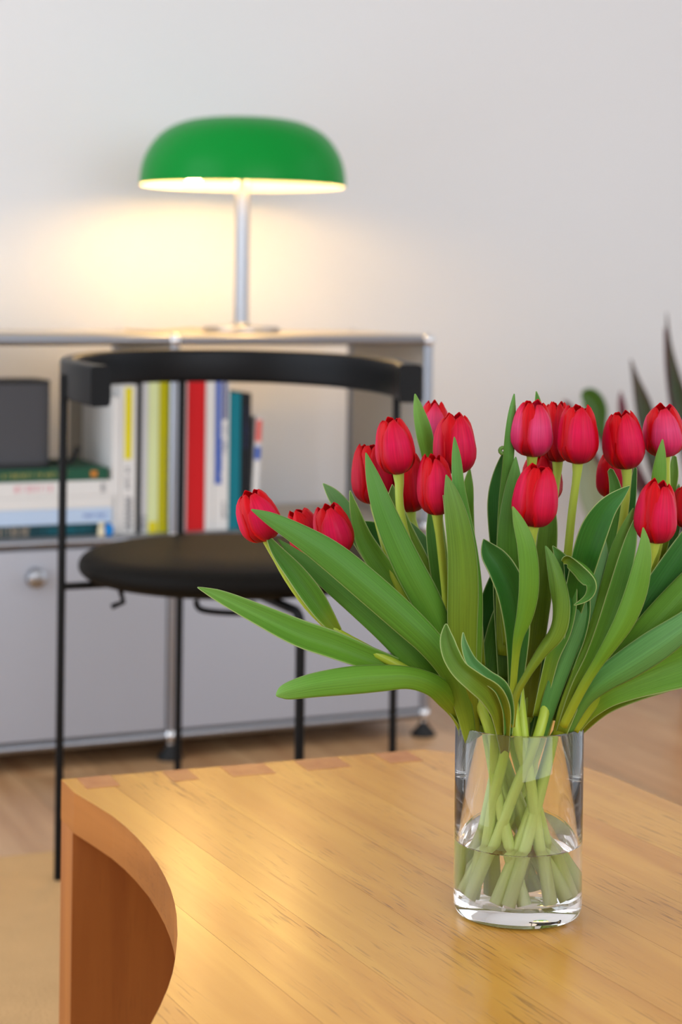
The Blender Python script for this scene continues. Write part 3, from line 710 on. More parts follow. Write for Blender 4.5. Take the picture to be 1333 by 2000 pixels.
# (head base px, head tip px, width px, dz, petal kind, spin, [stem way points (px,py,dz)], rim (dx,dz), bottom (dx,dz), label)
T = [
 ((524, 1056), (487, 962), 86, -0.020, 'red', 0.4, [(562, 1128, -0.02), (604, 1186, -0.02), (652, 1230, -0.02), (715, 1266, -0.02), (785, 1303, -0.02), (850, 1340, -0.015)], (-0.038, -0.004), (0.024, 0.010),
  'red tulip leaning furthest left, head beyond the other tulips', 0.00),
 ((620, 1094), (580, 998), 76, 0.035, 'deep', 1.0, [(680, 1150, 0.03), (760, 1230, 0.02), (850, 1320, 0.01)], (-0.033, 0.012), (0.010, 0.030),
  'red tulip half hidden behind a long leaf, second from left', 0.0),
 ((664, 1084), (640, 989), 80, -0.005, 'red', 0.2, [(715, 1140, 0.01), (790, 1215, 0.01), (860, 1310, 0.0)], (-0.034, -0.012), (0.002, -0.030),
  'short plump red tulip third from left, just above long leaf', 0.0),
 ((733, 985), (722, 868), 82, 0.030, 'deep', 0.7, [(748, 1050, 0.005), (772, 1130, 0.0), (808, 1198, 0.0), (866, 1300, 0.0)], (-0.030, -0.010), (0.030, -0.012),
  'dark red tulip with a creased petal behind a pointed leaf', 0.0),
 ((779, 927), (764, 818), 80, -0.02, 'red', 0.15, [(781, 985, -0.02), (797, 1060, -0.015), (828, 1140, 0.0), (870, 1250, 0.0)], (-0.026, -0.028), (-0.012, 0.012),
  'upright red tulip on a bare stem, tallest left of the vase', 0.0),
 ((803, 1001), (796, 890), 74, 0.035, 'deep', 0.9, [(825, 1070, 0.03), (870, 1200, 0.02)], (-0.020, 0.015), (0.034, 0.012),
  'tulip mostly hidden between two others, only a streaked petal showing', 0.0),
 ((855, 1007), (848, 890), 74, -0.03, 'red', 0.25, [(862, 1070, -0.025), (871, 1150, -0.015), (884, 1260, 0.0)], (-0.015, -0.028), (-0.030, -0.010),
  'red tulip lower in front of the grey wall edge, two leaf tips crossing it', 0.0),
 ((893, 926), (888, 811), 86, 0.0, 'red', 0.5, [(905, 1010, 0.01), (915, 1150, 0.01)], (-0.018, 0.024), (-0.022, 0.026),
  'large red tulip with narrow leaf tip crossing its front', 0.02),
 ((846, 890), (850, 787), 66, 0.055, 'pink', 0.0, [(856, 1000, 0.05), (895, 1200, 0.03)], (-0.006, 0.034), (-0.036, 0.010),
  'pale pink tulip peeking out behind the large red one', 0.0),
 ((1040, 893), (1043, 785), 84, -0.012, 'pink', 0.55, [(1036, 960, 0.0), (1022, 1100, 0.005), (1010, 1260, 0.0)], (0.000, -0.030), (0.020, -0.026),
  'pinkish tulip at left of the touching trio top centre', 0.0),
 ((1090, 904), (1088, 788), 66, 0.025, 'deep', 0.3, [(1080, 1000, 0.025), (1062, 1200, 0.02)], (0.010, 0.020), (0.006, 0.036),
  'dark red tulip squeezed in the middle of the touching trio', 0.0),
 ((1129, 907), (1132, 794), 84, -0.02, 'red', 0.1, [(1118, 1000, -0.015), (1108, 1100, -0.01), (1092, 1250, 0.0)], (0.012, -0.034), (-0.034, -0.014),
  'red tulip at right of the touching trio on long bare stem', 0.02),
 ((1225, 917), (1214, 806), 84, -0.015, 'red', 0.35, [(1222, 985, -0.015), (1210, 1060, -0.01), (1180, 1180, 0.0), (1128, 1330, 0.0)], (0.030, -0.020), (-0.010, -0.036),
  'red tulip alone between trio and right edge, broad leaf before its stem', 0.02),
 ((1300, 893), (1294, 794), 86, -0.005, 'pink', 0.05, [(1302, 960, 0.0), (1278, 1100, 0.005), (1210, 1270, 0.005)], (0.036, 0.002), (-0.026, 0.024),
  'pink tulip at top right edge with leaf tip before it', 0.0),
 ((1042, 1030), (1055, 911), 92, -0.045, 'red', 0.6, [(1040, 1060, -0.04), (1034, 1120, -0.03), (1020, 1220, -0.02), (1006, 1290, -0.015)], (-0.006, -0.036), (0.032, -0.002),
  'large red tulip low in the centre below the touching trio', 0.0),
 ((1193, 972), (1190, 888), 56, 0.045, 'deep', 0.8, [(1185, 1060, 0.04), (1140, 1250, 0.03)], (0.026, 0.022), (0.0, 0.020),
  'small dark red tulip partly hidden below the lone red one', 0.0),
 ((1279, 1062), (1288, 943), 86, -0.045, 'red', 0.45, [(1264, 1110, -0.035), (1238, 1190, -0.025), (1178, 1280, -0.015)], (0.034, -0.014), (-0.018, -0.030),
  'red tulip low at right with pale specks on its petal', 0.02),
 ((1352, 1032), (1344, 952), 72, 0.0, 'red', 0.1, [(1340, 1100, 0.0), (1270, 1230, 0.0)], (0.038, 0.010), (-0.034, 0.0),
  'tulip cut by the right picture edge, only its left side showing', 0.0),
 ((1062, 985), (1058, 884), 82, 0.040, 'deep', 0.2, [(1058, 1060, 0.035), (1040, 1230, 0.02)], (0.004, 0.004), (0.018, 0.034),
  'tulip almost wholly hidden behind the large low central one', 0.0),
]
DZ = 1.25
TUL = []; SOLID = 0.0005
FLOORZ = VC.z+VBASE+0.0036
for (bp_, tp_, wpx, dz, pk, spin, way, rim, bot, label, op) in T:
    Z0 = VZ+dz*DZ
    base = P(bp_[0], bp_[1], Z0); lean = 0.0
    tip = P(tp_[0], tp_[1], Z0-0.004)
    ax = tip-base; L_ = ax.length*1.0; ax.normalize()
    Rm = wpx/2*Z0/FPX*0.98
    e = empty('tulip', base, 0, label, 'tulip', None)
    rimp = Vector((VC.x+rim[0], VC.y+rim[1], VC.z+VH))
    botp = Vector((VC.x+bot[0], VC.y+bot[1], FLOORZ))
    pts = [botp, botp.lerp(rimp, 0.5), rimp]
    for (x, y, z) in way[::-1]: pts.append(P(x, y, VZ+z*DZ))
    pts.append(base-ax*0.004); pts.append(base+ax*0.0015)
    # parametrise by length for an even tube
    cum = [0]
    for i in range(1, len(pts)): cum.append(cum[-1]+(pts[i]-pts[i-1]).length)
    def ev(s):
        for i in range(len(pts)-1):
            if s <= cum[i+1] or i == len(pts)-2:
                t = (s-cum[i])/max(cum[i+1]-cum[i], 1e-9)
                p0, p1, p2, p3 = pts[max(i-1, 0)], pts[i], pts[i+1], pts[min(i+2, len(pts)-1)]
                h = cum[i+1]-cum[i]
                m1 = (p2-p0)/max(cum[i+1]-cum[max(i-1, 0)], 1e-9)*h; m2 = (p3-p1)/max(cum[min(i+2, len(pts)-1)]-cum[i], 1e-9)*h
                return p1*(2*t**3-3*t*t+1)+m1*(t**3-2*t*t+t)+p2*(-2*t**3+3*t*t)+m2*(t**3-t*t)
    ns = 44; path = [ev(cum[-1]*k/(ns-1))-base for k in range(ns)]
    rads = [0.0051-0.0020*(k/(ns-1))**0.7 for k in range(ns)]; rads[-1] = 0.0045; rads[-2] = 0.0036
    bm = bmesh.new(); uvl = bm.loops.layers.uv.new('UVMap'); tube(bm, path, rads, 12, True, uvl)
    obj('stem', bm, M_stem, e)
    q = ax.to_track_quat('Z', 'Y').to_matrix()
    rnd = random.Random(int(bp_[0]*7+bp_[1]))
    # spin is measured so that an outer petal faces the camera
    ycam = q.transposed() @ Vector((0, -1, 0)); face = math.atan2(ycam.y, ycam.x)
    for k in range(3):
        for kind, off_ in (('inner', PI/3), ('outer', 0)):
            me = petal(L_, Rm, face+spin+off_+k*2*PI/3, kind, q, Vector((0, 0, 0)), rnd, op)
            o = obj('petal', me, PET[pk if kind == 'outer' else 'inner'], e, angle=80)
            md = o.modifiers.new('thick', 'SOLIDIFY'); md.thickness = SOLID; md.offset = -1
    bm = bmesh.new()
    for k in range(3):
        a_ = k*2*PI/3; tube(bm, [q @ Vector((0.003*math.cos(a_), 0.003*math.sin(a_), L_*0.05)), q @ Vector((0.004*math.cos(a_), 0.004*math.sin(a_), L_*0.5))], 0.0009, 6)
    tube(bm, [q @ Vector((0, 0, L_*0.03)), q @ Vector((0, 0, L_*0.45))], 0.0022, 8)
    obj('pistil', bm, MATS['st'] if 'st' in MATS else flat('dark_stamens', 60, 40, 50), e)
    MATS.setdefault('st', bpy.data.materials['dark_stamens'])
    TUL.append((e, base))

def leaf(ti, tone, pts, ch=0.22, theta=0.0, side=1):
    """pts tip first: (px, py, width px, dz[, theta])"""
    e, base = TUL[ti]
    pp = [(p[0], p[1], p[2], p[3], (p[4] if len(p) > 4 else theta)) for p in pts][::-1]
    R = catmull(pp, 34); c = [P(x, y, VZ+d*DZ) for x, y, w_, d, t in R]; n = len(c)
    fr = []
    for i in range(n):
        t = (c[min(i+1, n-1)]-c[max(i-1, 0)]).normalized()
        view = (c[i]-Vector((0, 0, CAMZ))).normalized()
        w0 = t.cross(view).normalized(); n0 = w0.cross(t).normalized()
        if n0.dot(view) > 0: n0 = -n0
        a = math.radians(R[i][4])
        wd = w0*math.cos(a)+n0*math.sin(a); nn_ = n0*math.cos(a)-w0*math.sin(a)
        hw = max(R[i][2], 0.0)/2*c[i].y/FPX/max(abs(math.cos(a)), 0.35)
        fr.append((c[i], wd, nn_, hw))
    sd = random.uniform(0, 9)
    def fn(v, s01):
        f = v*(n-1); i = min(int(f), n-2); t = f-i; s = s01*2-1
        A_, B_ = fr[i], fr[i+1]
        p = A_[0].lerp(B_[0], t); wd = A_[1].lerp(B_[1], t); nm = A_[2].lerp(B_[2], t); hw = A_[3]+(B_[3]-A_[3])*t
        if v >= 0.999: hw = 0.0002
        rip = 0.05*math.sin(v*9+sd)*s
        return p+wd*(hw*s)+nm*(hw*(ch*2*side*(abs(s)**1.5-0.45)+rip)) - base
    me = grid_mesh('leaf', 44, 10, fn)
    o = obj('leaf', me, GR[tone], e, angle=80)
    md = o.modifiers.new('thick', 'SOLIDIFY'); md.thickness = 0.0006; md.offset = 0
    return o
# left side
leaf(0, 'bright', [(386, 1147, 2, -0.03), (430, 1166, 24, -0.03), (500, 1200, 40, -0.03), (580, 1238, 52, -0.03), (650, 1262, 52, -0.028), (720, 1288, 44, -0.025), (790, 1313, 36, -0.02), (850, 1345, 34, -0.018), (900, 1398, 30, -0.012), (921, 1445, 22, -0.01)], 0.35, 20)
leaf(3, 'bright', [(540, 1359, 4, -0.05), (552, 1352, 26, -0.05), (575, 1345, 38, -0.05), (620, 1335, 48, -0.05), (690, 1326, 54, -0.05), (750, 1322, 50, -0.048), (800, 1322, 42, -0.045), (845, 1336, 42, -0.04), (876, 1362, 44, -0.028), (899, 1398, 30, -0.012), (912, 1445, 16, -0.008)], 0.3, 15, -1)
leaf(0, 'mid', [(518, 1040, 2, -0.028), (542, 1078, 24, -0.028), (578, 1122, 38, -0.028), (610, 1165, 42, -0.027), (636, 1203, 34, -0.025), (660, 1234, 18, -0.022)], 0.3, 10)
leaf(2, 'mid', [(491, 995, 2, -0.055), (530, 1014, 26, -0.055), (590, 1048, 44, -0.055), (650, 1088, 58, -0.053), (720, 1146, 62, -0.05), (790, 1208, 60, -0.045), (845, 1262, 52, -0.04), (885, 1320, 44, -0.03), (908, 1390, 34, -0.024), (920, 1450, 22, -0.02)], 0.25, 0, -1)
leaf(1, 'mid', [(543, 1053, 2, -0.02), (580, 1085, 22, -0.02), (640, 1132, 38, -0.02), (700, 1182, 45, -0.02), (760, 1235, 50, -0.02), (812, 1290, 50, -0.02), (860, 1345, 44, -0.015), (900, 1400, 30, -0.012), (918, 1450, 20, -0.008)], 0.2, 0, -1)
leaf(1, 'dark', [(640, 1095, 2, 0.015), (700, 1160, 26, 0.012), (760, 1215, 40, 0.01), (820, 1270, 48, 0.0), (870, 1330, 46, -0.005), (910, 1400, 30, -0.005)], 0.2, 0)
leaf(4, 'bright', [(684, 958, 2, 0.0), (694, 1000, 20, 0.0), (712, 1055, 36, 0.0), (750, 1115, 44, -0.002), (790, 1170, 46, -0.004), (835, 1230, 46, -0.005), (875, 1300, 40, -0.005), (905, 1400, 26, -0.005)], 0.3, 0)
leaf(5, 'blue', [(631, 944, 2, 0.035), (650, 965, 24, 0.035), (676, 1000, 36, 0.035), (705, 1045, 42, 0.032), (740, 1100, 42, 0.03), (800, 1190, 40, 0.02), (880, 1320, 30, 0.015)], 0.2, 0)
leaf(5, 'dark', [(706, 1018, 2, 0.028), (730, 1040, 44, 0.028), (755, 1080, 56, 0.026), (785, 1130, 54, 0.024), (830, 1200, 46, 0.02), (885, 1310, 34, 0.015)], 0.25, 0)
leaf(3, 'mid', [(715, 884, 2, -0.045), (728, 930, 26, -0.045), (746, 985, 42, -0.045), (770, 1045, 52, -0.043), (800, 1110, 58, -0.04), (832, 1170, 58, -0.035), (862, 1235, 50, -0.028), (890, 1320, 40, -0.018), (915, 1420, 24, -0.01)], 0.22, 0, -1)
leaf(4, 'olive', [(767, 946, 2, 0.012), (770, 985, 30, 0.012), (786, 1040, 46, 0.012), (812, 1100, 54, 0.01), (845, 1170, 52, 0.008), (875, 1250, 42, 0.005), (905, 1380, 28, 0.0)], 0.25, 0)
leaf(5, 'blue', [(800, 1018, 2, 0.018), (818, 1055, 34, 0.018), (838, 1105, 44, 0.018), (856, 1170, 44, 0.016), (878, 1260, 36, 0.012), (915, 1400, 24, 0.01)], 0.2, 0)
leaf(5, 'dark', [(792, 1010, 2, 0.026), (808, 1060, 36, 0.026), (832, 1140, 48, 0.024), (866, 1220, 44, 0.02), (910, 1380, 30, 0.015)], 0.2, 0)
leaf(6, 'mid', [(840, 990, 4, 0.0), (846, 1040, 26, 0.0), (856, 1110, 32, 0.0), (872, 1190, 34, 0.0), (895, 1300, 28, 0.0)], 0.25, 0)
# tall leaves centre left
leaf(7, 'mid', [(888, 853, 2, -0.05), (892, 895, 18, -0.05), (896, 950, 24, -0.05), (903, 1010, 34, -0.045), (912, 1080, 44, -0.04), (918, 1160, 50, -0.035), (918, 1240, 50, -0.028), (920, 1320, 42, -0.02), (930, 1420, 26, -0.012)], 0.2, 0, -1)
leaf(6, 'olive', [(872, 927, 2, -0.056), (882, 965, 28, -0.056), (894, 1020, 46, -0.054), (903, 1085, 56, -0.05), (905, 1155, 60, -0.045), (904, 1225, 58, -0.038), (908, 1300, 48, -0.03), (922, 1400, 30, -0.02), (930, 1450, 20, -0.018)], 0.25, 0, -1)
leaf(6, 'bright', [(866, 967, 1, -0.052), (874, 995, 12, -0.052), (882, 1040, 20, -0.05), (888, 1100, 22, -0.045), (895, 1200, 20, -0.035)], 0.2, 0)
leaf(7, 'bright', [(918, 914, 2, 0.01), (915, 950, 20, 0.01), (914, 1000, 24, 0.01), (918, 1060, 22, 0.01), (925, 1160, 28, 0.01), (935, 1300, 28, 0.005)], 0.25, 0)
leaf(8, 'bright', [(811, 769, 2, 0.028), (819, 805, 22, 0.028), (830, 850, 32, 0.028), (838, 900, 24, 0.03), (846, 970, 26, 0.03), (862, 1100, 30, 0.025), (900, 1300, 28, 0.015)], 0.25, 0, -1)
# centre
leaf(8, 'dark', [(1004, 1060, 4, 0.03), (985, 1110, 34, 0.03), (964, 1170, 46, 0.028), (948, 1240, 50, 0.024), (940, 1320, 42, 0.018), (945, 1420, 26, 0.01)], 0.2, 0)
leaf(9, 'mid', [(1002, 1130, 4, 0.01), (992, 1180, 40, 0.01), (976, 1240, 52, 0.01), (962, 1310, 48, 0.008), (956, 1400, 34, 0.0)], 0.2, 0)
leaf(9, 'mid', [(1005, 769, 2, -0.012), (1001, 805, 14, -0.012), (997, 850, 20, -0.012), (993, 910, 22, -0.012), (992, 980, 34, -0.01), (992, 1060, 42, -0.005), (992, 1150, 46, 0.0), (990, 1280, 38, 0.0)], 0.25, 0, -1)
lf = leaf(10, 'dark', [(985, 880, 2, 0.008), (978, 925, 28, 0.008), (974, 975, 42, 0.008), (978, 1035, 46, 0.008), (985, 1100, 46, 0.008), (988, 1200, 44, 0.005), (990, 1330, 32, 0.0)], 0.25, 0)
leaf(10, 'mid', [(1008, 892, 2, -0.018), (1005, 940, 28, -0.018), (998, 1000, 40, -0.018), (994, 1060, 44, -0.016), (996, 1140, 44, -0.012), (1000, 1260, 34, -0.008)], 0.25, 0, -1)
e_, b_ = TUL[9]
bm = bmesh.new(); pc = P(983, 880, VZ-0.012)
tube(bm, [pc+Vector((0.0023*math.cos(a*0.6), 0, 0.0023*math.sin(a*0.6)))-b_ for a in range(0, 11)], [0.0016]*10+[0.0008], 8)
tag(obj('leaf_tip', bm, mat('leaf_tip_green', srgb(92, 132, 48), 0.5), e_), 'tightly curled leaf tip')
leaf(18, 'mid', [(1048, 764, 2, 0.035), (1052, 790, 14, 0.035), (1060, 850, 26, 0.035), (1066, 920, 30, 0.035), (1066, 1050, 32, 0.03), (1050, 1250, 28, 0.02)], 0.2, 0)
leaf(14, 'dark', [(945, 1053, 3, -0.035), (956, 1078, 38, -0.035), (978, 1110, 54, -0.035), (998, 1155, 58, -0.033), (1008, 1210, 52, -0.03), (1010, 1270, 40, -0.026), (1006, 1350, 26, -0.024), (1000, 1430, 18, -0.026)], 0.35, 10)
leaf(14, 'bright', [(1002, 989, 2, -0.062), (1014, 1020, 22, -0.062), (1028, 1062, 34, -0.062), (1034, 1110, 38, -0.06), (1033, 1160, 38, -0.056), (1025, 1205, 32, -0.05), (1013, 1245, 20, -0.045), (1007, 1290, 14, -0.04), (1001, 1370, 13, -0.035)], 0.3, 0, -1)
leaf(18, 'olive', [(1075, 960, 8, 0.012), (1072, 1020, 34, 0.012), (1066, 1090, 42, 0.012), (1056, 1170, 42, 0.01), (1045, 1260, 38, 0.008), (1030, 1400, 26, 0.0)], 0.25, 0)
leaf(11, 'olive', [(1066, 1066, 2, -0.05), (1078, 1095, 20, -0.05), (1090, 1140, 32, -0.05), (1094, 1190, 34, -0.048, -25), (1085, 1235, 32, -0.045, -30), (1058, 1275, 22, -0.043), (1030, 1318, 14, -0.041), (1008, 1362, 13, -0.038), (1000, 1420, 12, -0.035)], 0.4, 0, -1)
leaf(11, 'mid', [(1080, 1066, 2, -0.03), (1102, 1105, 34, -0.03), (1108, 1165, 40, -0.03), (1100, 1230, 34, -0.028), (1078, 1290, 26, -0.026), (1052, 1400, 22, -0.02)], 0.3, 0)
leaf(15, 'mid', [(1122, 1182, 2, -0.05, 0), (1150, 1166, 14, -0.052, 20), (1160, 1140, 22, -0.054, 45), (1140, 1112, 24, -0.05, 55), (1112, 1094, 22, -0.044, 30), (1100, 1098, 8, -0.042, 0)], 0.5, 0)
leaf(15, 'dark', [(1102, 1092, 2, -0.03), (1122, 1130, 40, -0.03), (1132, 1180, 44, -0.03), (1126, 1235, 40, -0.028), (1106, 1300, 32, -0.024), (1075, 1400, 24, -0.018)], 0.3, 0)
# curled leaf at the front left of the rim
leaf(6, 'olive', [(872, 1218, 4, -0.066, 0), (873, 1245, 26, -0.066, 0), (882, 1275, 34, -0.067, -10), (900, 1305, 34, -0.068, -20), (928, 1328, 40, -0.068, -20), (957, 1352, 48, -0.060, -5), (975, 1385, 40, -0.047, 10), (982, 1425, 28, -0.034, 10), (986, 1475, 16, -0.028, 0)], 0.45, 0)
leaf(6, 'blue', [(905, 1235, 2, -0.058), (908, 1262, 14, -0.058), (922, 1295, 22, -0.058), (950, 1322, 26, -0.058), (978, 1345, 30, -0.054), (992, 1385, 24, -0.042), (992, 1435, 16, -0.032)], 0.4, 15)
# fillers behind the middle
leaf(8, 'dark', [(945, 1170, 4, 0.03), (938, 1230, 44, 0.03), (936, 1300, 50, 0.025), (944, 1390, 36, 0.015)], 0.2, 0)
leaf(10, 'dark', [(1050, 1180, 4, 0.03), (1046, 1240, 46, 0.03), (1036, 1310, 52, 0.025), (1026, 1400, 40, 0.015), (1022, 1450, 24, 0.01)], 0.2, 0)
leaf(15, 'mid', [(1120, 1160, 4, 0.03), (1100, 1230, 44, 0.03), (1078, 1310, 48, 0.025), (1056, 1400, 38, 0.015), (1044, 1450, 24, 0.01)], 0.2, 0)
leaf(9, 'dark', [(1010, 1240, 4, 0.02), (1002, 1300, 40, 0.02), (994, 1370, 40, 0.015), (990, 1440, 26, 0.01)], 0.2, 0)
# right side
leaf(12, 'dark', [(1231, 949, 2, -0.05), (1212, 966, 22, -0.05), (1186, 992, 40, -0.05), (1164, 1030, 54, -0.048), (1148, 1075, 54, -0.044), (1136, 1120, 48, -0.038), (1120, 1180, 42, -0.03), (1098, 1260, 36, -0.02), (1070, 1380, 26, -0.012)], 0.22, 0)
leaf(12, 'mid', [(1192, 915, 10, 0.01), (1202, 950, 22, 0.01), (1206, 1000, 34, 0.01), (1202, 1060, 44, 0.01), (1186, 1130, 48, 0.008), (1160, 1210, 46, 0.005), (1125, 1310, 36, 0.0), (1090, 1410, 24, 0.0)], 0.22, 0)
leaf(13, 'dark', [(1242, 912, 6, 0.02), (1236, 960, 16, 0.02), (1228, 1010, 24, 0.02), (1216, 1080, 34, 0.018), (1186, 1180, 40, 0.015), (1130, 1330, 32, 0.01)], 0.2, 0)
leaf(12, 'blue', [(1178, 1040, 4, -0.03), (1174, 1085, 30, -0.03), (1160, 1140, 38, -0.03), (1138, 1200, 38, -0.03), (1114, 1260, 36, -0.028), (1092, 1320, 34, -0.026), (1072, 1380, 30, -0.024), (1060, 1430, 22, -0.022), (1052, 1460, 16, -0.02)], 0.18, 0, -1)
leaf(15, 'blue', [(1140, 1200, 6, 0.03), (1162, 1130, 40, 0.03), (1168, 1100, 40, 0.03), (1150, 1180, 44, 0.028), (1120, 1280, 36, 0.02)][::1], 0.2, 0) if False else None
leaf(15, 'blue', [(1190, 1010, 4, 0.03), (1180, 1070, 40, 0.03), (1164, 1140, 48, 0.03), (1140, 1210, 44, 0.028), (1110, 1310, 34, 0.02)], 0.2, 0)
leaf(12, 'bright', [(1238, 992, 2, -0.035), (1228, 1020, 16, -0.035), (1210, 1070, 30, -0.035), (1196, 1130, 36, -0.034), (1180, 1190, 38, -0.032), (1158, 1250, 36, -0.03), (1132, 1320, 34, -0.028), (1108, 1380, 30, -0.026), (1090, 1440, 22, -0.024)], 0.2, 0, -1)
leaf(16, 'mid', [(1241, 1012, 2, -0.046), (1234, 1050, 22, -0.046), (1222, 1100, 32, -0.045), (1206, 1160, 38, -0.043), (1186, 1220, 36, -0.04), (1160, 1285, 32, -0.036), (1128, 1350, 30, -0.032), (1098, 1430, 22, -0.028)], 0.3, 0)
leaf(16, 'bright', [(1257, 1030, 2, -0.068), (1260, 1065, 22, -0.068), (1254, 1110, 36, -0.067), (1242, 1160, 42, -0.064), (1222, 1210, 40, -0.06), (1195, 1255, 30, -0.054), (1165, 1300, 20, -0.046), (1135, 1350, 18, -0.04), (1100, 1420, 16, -0.034)], 0.25, 0, -1)
leaf(13, 'blue', [(1327, 945, 4, 0.01), (1316, 1010, 30, 0.01), (1302, 1070, 34, 0.01), (1276, 1130, 36, 0.01), (1238, 1200, 38, 0.005), (1180, 1310, 30, 0.0)], 0.2, 0)
leaf(13, 'olive', [(1318, 890, 8, 0.008), (1316, 925, 20, 0.008), (1310, 965, 20, 0.008), (1298, 1050, 22, 0.008), (1270, 1150, 24, 0.006)], 0.2, 0)
leaf(13, 'bright', [(1295, 858, 2, -0.03), (1292, 888, 18, -0.03), (1288, 930, 28, -0.03), (1284, 980, 26, -0.028), (1270, 1060, 26, -0.02), (1240, 1170, 24, -0.012)], 0.2, 0, -1)
leaf(17, 'dark', [(1375, 1000, 20, -0.01), (1345, 1060, 46, -0.01), (1305, 1120, 52, -0.01), (1262, 1185, 54, -0.01), (1215, 1255, 50, -0.012), (1165, 1330, 38, -0.014), (1112, 1420, 24, -0.014)], 0.2, 0)
leaf(17, 'bright', [(1420, 1060, 20, -0.02), (1370, 1120, 52, -0.02), (1320, 1175, 60, -0.022), (1270, 1230, 60, -0.024), (1222, 1285, 52, -0.025), (1170, 1345, 40, -0.025), (1118, 1425, 26, -0.022)], 0.25, 0, -1)
leaf(13, 'blue', [(1440, 1130, 4, -0.045), (1395, 1175, 34, -0.045), (1340, 1222, 50, -0.045), (1285, 1262, 62, -0.045), (1230, 1298, 58, -0.043), (1180, 1330, 46, -0.04), (1140, 1368, 34, -0.034), (1108, 1430, 22, -0.024)], 0.3, 15, -1)
leaf(17, 'bright', [(1470, 1200, 6, -0.03), (1410, 1248, 60, -0.03), (1345, 1288, 84, -0.03), (1285, 1312, 74, -0.03), (1230, 1335, 58, -0.03), (1180, 1360, 46, -0.028), (1135, 1400, 34, -0.02), (1110, 1450, 20, -0.01)], 0.25, 20)
leaf(13, 'olive', [(1450, 1240, 4, -0.015), (1380, 1285, 60, -0.015), (1310, 1322, 50, -0.015), (1240, 1350, 40, -0.014), (1180, 1380, 32, -0.01), (1132, 1425, 22, 0.0)], 0.2, 0)

# ------------------------------------------------------------------ plant at the right
PZ = 3.95
pot_c = G(1415, 1350, 0.0); pot_c = Vector((pot_c.x, pot_c.y+0.02, 0))
PL = empty('potted_plant', pot_c, 0, 'potted plant with upright pointed dark leaves against the wall at right', 'plant')
prof = [(0, 0), (0.072, 0), (0.078, 0.004), (0.105, 0.20), (0.113, 0.202), (0.113, 0.235), (0.104, 0.235), (0.102, 0.215), (0, 0.215)]
obj('pot', lathe(bmesh.new(), prof, 48), M_terra, PL)
obj('soil', lathe(bmesh.new(), [(0, 0.2155), (0.101, 0.2155), (0.095, 0.222), (0, 0.224)], 32), M_soil, PL)
PG = {'dk': plantmat('plant_dark_green', [(0, srgb(44, 52, 28)), (0.6, srgb(52, 66, 32)), (1, srgb(84, 64, 54))], veins=0.3, trans=0.1, usc=6, vsc=14, edge=srgb(70, 30, 40), edgew=0.6),
      'bg': plantmat('plant_burgundy', [(0, srgb(70, 34, 40)), (1, srgb(110, 34, 56))], veins=0.2, trans=0.1),
      'gr': plantmat('plant_fresh_green', [(0, srgb(50, 90, 28)), (1, srgb(70, 112, 28))], veins=0.25, trans=0.2, usc=6, vsc=6),
      'pl': plantmat('plant_pale_green', [(0, srgb(150, 165, 130)), (1, srgb(170, 180, 150))], veins=0.15, trans=0.2),
      'br': plantmat('plant_brown_red', [(0, srgb(60, 30, 28)), (1, srgb(80, 36, 34))], veins=0.15, trans=0.0)}
def pleaf(tone, pts, ch=0.2, name='leaf'):
    R = catmull([tuple(p) for p in pts][::-1], 26); c = [P(x, y, pot_c.y+d) for x, y, w_, d in R]; n = len(c)
    def fn(v, s01):
        i = min(int(v*(n-1)+1e-6), n-1); s = s01*2-1
        t = (c[min(i+1, n-1)]-c[max(i-1, 0)]).normalized(); w0 = t.cross(Vector((0, 1, 0))).normalized()
        hw = max(R[i][2], 0.5)/2*c[i].y/FPX
        return c[i]+w0*hw*s+Vector((0, -1, 0))*(hw*ch*2*abs(s)**1.5)-pot_c
    o = obj(name, grid_mesh('leaf', 25, 6, fn), PG[tone], PL, angle=80)
    md = o.modifiers.new('thick', 'SOLIDIFY'); md.thickness = 0.002; md.offset = 0
pb = (1405, 1140)
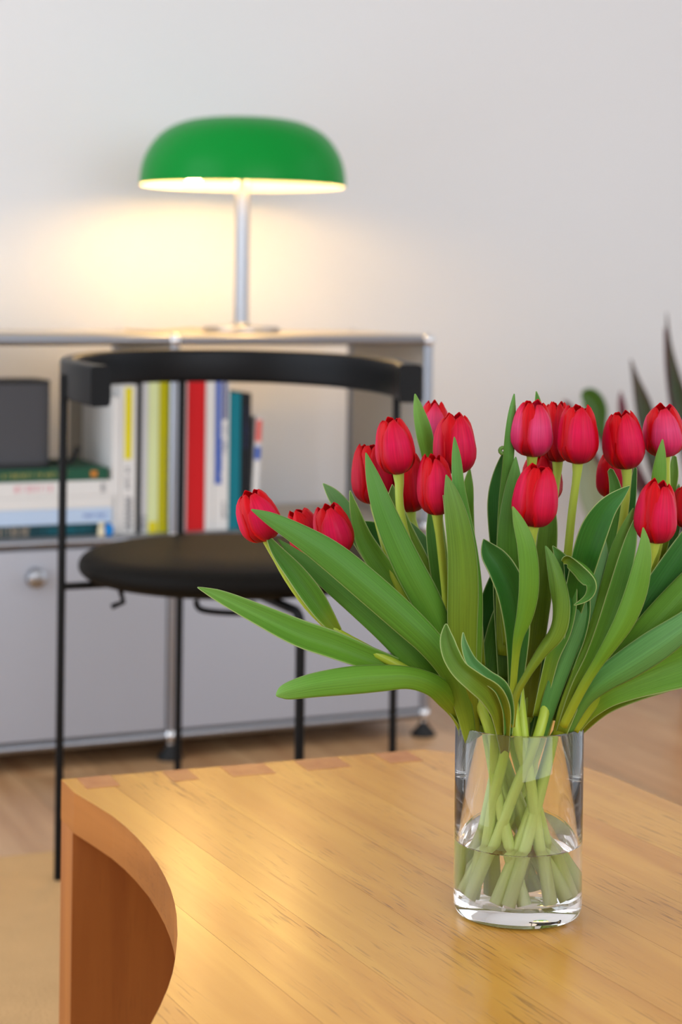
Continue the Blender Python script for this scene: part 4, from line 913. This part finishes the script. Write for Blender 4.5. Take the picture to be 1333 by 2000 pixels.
pleaf('dk', [(1303, 610, 1, 0.02), (1308, 680, 12, 0.02), (1322, 760, 30, 0.02), (1345, 850, 44, 0.02), (1372, 980, 46, 0.01), (1400, 1145, 30, 0)])
pleaf('bg', [(1299, 640, 2, 0.03), (1304, 720, 8, 0.03), (1318, 800, 16, 0.03), (1345, 900, 24, 0.03), (1395, 1140, 20, 0.02)])
pleaf('dk', [(1233, 702, 2, 0.0), (1242, 740, 14, 0.0), (1256, 790, 32, 0.0), (1270, 850, 38, 0.0), (1296, 940, 40, 0.0), (1345, 1040, 34, 0.0), (1398, 1150, 24, 0)])
pleaf('bg', [(1213, 764, 2, -0.02), (1215, 790, 14, -0.02), (1222, 840, 18, -0.02), (1245, 920, 16, -0.02), (1310, 1040, 14, -0.02), (1395, 1155, 12, 0)])
pleaf('gr', [(1136, 772, 14, 0.01), (1150, 776, 40, 0.01), (1166, 800, 40, 0.01), (1176, 850, 18, 0.01), (1200, 930, 8, 0.01), (1280, 1060, 8, 0.0), (1394, 1160, 8, 0)])
pleaf('bg', [(1102, 782, 3, -0.01), (1112, 796, 14, -0.01), (1130, 830, 14, -0.01), (1170, 900, 10, -0.01), (1260, 1020, 10, -0.01), (1394, 1160, 8, 0)])
pleaf('br', [(1160, 840, 4, -0.03), (1190, 880, 14, -0.03), (1240, 940, 20, -0.03), (1290, 1010, 20, -0.03), (1392, 1160, 12, -0.02)])
pleaf('br', [(1215, 860, 4, 0.04), (1235, 900, 16, 0.04), (1262, 960, 22, 0.04), (1310, 1050, 22, 0.03), (1396, 1160, 14, 0.02)])
pleaf('pl', [(1150, 850, 10, 0.03), (1150, 900, 40, 0.03), (1154, 960, 50, 0.03), (1180, 1030, 36, 0.03), (1260, 1110, 14, 0.02), (1390, 1165, 8, 0)])
pleaf('dk', [(1480, 640, 2, 0.03), (1470, 760, 34, 0.03), (1450, 900, 44, 0.03), (1425, 1140, 30, 0)])
pleaf('gr', [(1540, 760, 2, -0.03), (1505, 860, 30, -0.03), (1465, 960, 34, -0.03), (1425, 1150, 20, 0)])
